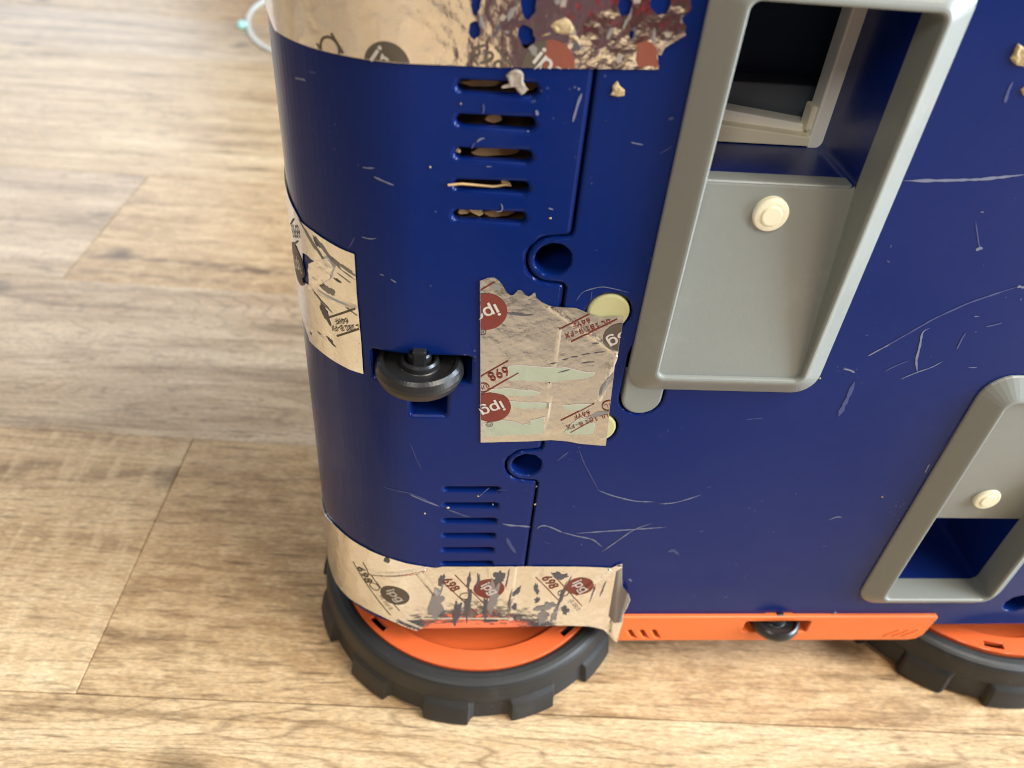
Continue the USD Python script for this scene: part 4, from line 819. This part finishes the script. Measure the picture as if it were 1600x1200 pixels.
# top band
pt = Polygon([(SB, -0.245)] + [(-0.2711, -0.3239), (-0.2532, -0.3231), (-0.2198, -0.3230), (-0.1996, -0.3226), (-0.1709, -0.3222), (-0.1410, -0.3214), (-0.1140, -0.3212), (-0.0971, -0.3209), (-0.0552, -0.3199), (-0.0017, -0.3187), (0.0458, -0.3178), (0.0936, -0.3161), (0.1578, -0.3134), (0.2062, -0.3109), (0.2622, -0.3084), (0.2597, -0.2999), (0.2571, -0.2908), (0.2591, -0.2807), (0.2646, -0.2759), (0.2718, -0.2716), (0.2789, -0.2675), (0.2851, -0.2626), (0.2859, -0.2552), (0.2800, -0.2504), (0.2783, -0.2461), (0.2814, -0.2423), (0.2861, -0.2384), (0.2873, -0.2333), (0.2844, -0.2278)] + [(0.292, -0.20), (0.285, -0.17), (0.296, -0.14), (0.29, -0.09), (SB, -0.06)])
holes_ = [ragged(list(blob(*c, w_, h_, an, k + 150, .5).exterior.coords), .001, .003, k) for k, (c, w_, h_, an) in enumerate((([(0.0910, -0.2430)][0], .018, .034, 0), ([(0.0919, -0.2790)][0], .022, .026, 10), ([(0.0295, -0.2756)][0], .014, .020, 0), ([(0.2058, -0.2371)][0], .016, .026, 0), ([(0.2491, -0.2308)][0], .022, .03, 10), ([(0.2200, -0.2689)][0], .006, .010, 0), ([(0.0296, -0.2455)][0], .012, .03, 0)))]
pt2 = max(polys(pt.difference(unary_union(holes_))), key=lambda p: p.area)
D_ = Tape('shiny mirror-like foil tape band across the top, torn and flaking at its right end', pt2, FOIL_TOP, 4, amp=0.0012)
D_.line([(-0.1495, -0.2979)][0], [(-0.1334, -0.3192)][0], .0035, PRINT_GREY); D_.line([(-0.1733, -0.3150)][0], [(-0.1686, -0.3209)][0], .003, PRINT_GREY)
c = [(-0.1531, -0.3176)][0]; D_.mark('print_ring', circle(*c, .016, 24).difference(circle(*c, .0125, 24)), PRINT_GREY)
D_.logo([(-0.0768, -0.3251)][0], .029, -35, PRINT_GREY); c = [(0.1231, -0.3136)][0]; D_.logo(c, .033, -35, PRINT_GREY); D_.mark('print_logo', circle(*c, .033).intersection(ragged([(c[0] - .002, -.4), (c[0] + .1, -.4), (c[0] + .1, -.2), (c[0] - .012, -.2)], .003, .004, 3)), PRINT_RUST)
D_.mark('print_logo', ragged([(0.2267, -0.2797), (0.2367, -0.2731), (0.2487, -0.2768), (0.2568, -0.2854), (0.2608, -0.3053), (0.2381, -0.3067), (0.2321, -0.2961)], .004, .003, 44), PRINT_RUST)
D_.text('698', [(0.0460, -0.3082)][0], .019, -40, PRINT_GREY, .9, True); D_.line([(0.0554, -0.2932)][0], [(0.0767, -0.3148)][0], .003, PRINT_GREY); D_.line([(0.0269, -0.3048)][0], [(0.0362, -0.3172)][0], .003, PRINT_GREY)
for i in range(46):
    s_, z_ = rng.uniform(0.02, 0.28), rng.uniform(-0.30, -0.15)
    D_.mark('scuff', blob(s_, z_, rng.uniform(.002, .009), rng.uniform(.003, .018), rng.uniform(-25, 25), i + 200, 1.1, 26), (SMUDGE2, RESIDUE2, SMUDGE2, RESIDUE2, SMUDGE)[i % 5])
lump(ragged([(0.1195, -0.2656), (0.1236, -0.2602), (0.1318, -0.2575), (0.1377, -0.2550), (0.1444, -0.2589), (0.1493, -0.2666), (0.1469, -0.2727), (0.1369, -0.2740), (0.1273, -0.2724)], .002, .004, 12), .004, RESIDUE, D_.path, 12, -0.003)
lump(ragged([(0.1098, -0.2779), (0.1150, -0.2746), (0.1210, -0.2721), (0.1196, -0.2744)], .0012, .003, 13), .0025, RESIDUE, D_.path, 13, -0.003)
lump(ragged([(0.1432, -0.2744), (0.1527, -0.2745), (0.1573, -0.2795), (0.1520, -0.2813), (0.1467, -0.2771)], .0015, .003, 14), .003, RESIDUE, D_.path, 14, -0.003)
torn = ragged([(0.2561, -0.2901), (0.2583, -0.2808), (0.2646, -0.2759), (0.2716, -0.2709), (0.2849, -0.2619), (0.2872, -0.2647), (0.2740, -0.2745), (0.2642, -0.2819), (0.2613, -0.2913)], .0012, .003, 15)
D_.mark('foil_fold', torn, FOIL_FLAP, clip=False)

# ------------------------------------------------------------------ pale cord loop on the floor behind
loop = [(-0.87 + 0.595 * math.cos(t) * (1 + .04 * math.sin(3 * t)), 5.225 + 0.90 * math.sin(t), FLOOR + 0.015) for t in np.linspace(0.4, 2 * math.pi + 0.2, 90)]
cord = xf('cord'); tag(stage.GetPrimAtPath(cord), 'pale clear cord loop with a teal bead on the floor behind the toy', 'cord')
put('cord_loop', sweep(loop, 0.015, 10), CORD, cord, smooth=True)
q = (-1.459, 4.937, FLOOR + 0.02)
b = trimesh.creation.icosphere(2, 0.035); b.apply_translation(q); put('bead', b, TEAL, cord, smooth=True)

# ------------------------------------------------------------------ the person crouching behind the camera, seen only as dark and red reflections in the foil
import manifold3d
def ball(p, r, n=20):
    return manifold3d.Manifold.sphere(r, n).translate([float(x) for x in p])
def limb(*js):
    """joints (point, radius): hulls of the spheres at neighbouring joints"""
    b = [ball(p, r) for p, r in js]
    return manifold3d.Manifold.batch_boolean([manifold3d.Manifold.batch_hull([b[i], b[i + 1]]) for i in range(len(b) - 1)], manifold3d.OpType.Add)
def figure(parts, edge=0.05):
    m = manifold3d.Manifold.batch_boolean(parts, manifold3d.OpType.Add).refine_to_length(edge).to_mesh()
    t = trimesh.Trimesh(m.vert_properties[:, :3], m.tri_verts, process=True)
    trimesh.smoothing.filter_taubin(t, 0.5, -0.53, 8)
    return t
px = 0.75
person = xf('person'); tag(stage.GetPrimAtPath(person), 'person in dark red top and plum trousers crouching in front of the toy', 'person')
def P_(x, y, z): return (px + x, y, z)
skin = [limb((P_(0, -2.62, .85), .20), (P_(0, -2.5, 1.15), .19)), limb((P_(0, -2.42, 1.5), .31), (P_(0, -2.36, 1.30), .24), (P_(0, -2.25, 1.12), .13)),
        limb((P_(0, -2.12, 1.42), .05), (P_(0, -2.06, 1.33), .065))]
for sx in (-1, 1):
    skin += [limb((P_(sx * .74, -2.05, -.02), .17), (P_(sx * .46, -1.52, -.02), .105), (P_(sx * .36, -1.36, 0.0), .10)),
             limb((P_(sx * .36, -1.36, 0.0), .10), (P_(sx * .30, -1.20, 0.04), .095)), limb((P_(sx * .33, -2.38, 1.42), .05), (P_(sx * .34, -2.40, 1.30), .045))]
    for k in range(4):
        z = .13 - .055 * k
        skin.append(limb((P_(sx * .31, -1.17, z), .034), (P_(sx * .24, -1.10, z), .031), (P_(sx * (.15 + .01 * (k % 2)), -1.12, z - .005), .027)))
    skin.append(limb((P_(sx * .33, -1.28, .10), .042), (P_(sx * .25, -1.25, .20), .036), (P_(sx * .16, -1.22, .22), .031)))
SKIN = plastic('skin', (0.45, 0.26, 0.18), rough=0.5)
body = put('body', figure(skin, 0.03), SKIN, person, smooth=True)
top_ = [limb((P_(0, -2.98, -.62), .48), (P_(0, -2.86, 0.0), .46), (P_(0, -2.68, .55), .48), (P_(0, -2.62, .80), .26))]
for sx in (-1, 1):
    top_ += [limb((P_(0, -2.65, .62), .30), (P_(sx * .55, -2.60, .66), .24), (P_(sx * .76, -2.25, .18), .20), (P_(sx * .74, -2.05, -.02), .185))]
top_.append(limb((P_(0, -2.9, -.25), .42), (P_(-.1, -2.35, -.38), .30), (P_(-.22, -2.05, -.55), .16)))
put('shirt', figure(top_), plastic('red_cloth', (0.55, 0.045, 0.085), rough=0.85), person, smooth=True)
tr = []
for sx in (-1, 1):
    tr += [limb((P_(sx * .22, -2.98, -.78), .44), (P_(sx * .46, -1.86, -.12), .27), (P_(sx * .44, -2.02, -.55), .235), (P_(sx * .42, -2.22, -1.42), .16))]
tr.append(limb((P_(-.22, -2.98, -.78), .44), (P_(.22, -2.98, -.78), .44)))
put('trousers', figure(tr), plastic('plum_cloth', (0.17, 0.10, 0.12), rough=0.9), person, smooth=True)
for sx in (-1, 1):
    put('shoe', figure([limb((P_(sx * .42, -2.36, -1.59), .135), (P_(sx * .44, -1.98, -1.62), .11), (P_(sx * .46, -1.66, -1.635), .092)), limb((P_(sx * .42, -2.25, -1.42), .15), (P_(sx * .42, -2.26, -1.52), .15))], 0.04),
        plastic('grey_shoe', (0.10, 0.10, 0.11), rough=0.7), person, smooth=True)
put('hair', figure([limb((P_(0, -2.50, 1.58), .31), (P_(0, -2.62, 1.30), .22)), limb((P_(-.12, -2.40, 1.72), .2), (P_(.12, -2.40, 1.72), .2))]), plastic('dark_hair', (0.03, 0.02, 0.015), rough=0.6), person, smooth=True)
for sx in (-1, 1):
    put('eye', trimesh.Trimesh(np.array(trimesh.creation.icosphere(2, .045).vertices) + P_(sx * .115, -2.135, 1.46), trimesh.creation.icosphere(2, .045).faces), plastic('eye_white', (0.6, 0.6, 0.6), rough=0.2), person, smooth=True)
put('mouth', figure([limb((P_(-.08, -2.085, 1.21), .022), (P_(.08, -2.085, 1.21), .022))], 0.02), plastic('lips', (0.35, 0.10, 0.09), rough=0.5), person, smooth=True)
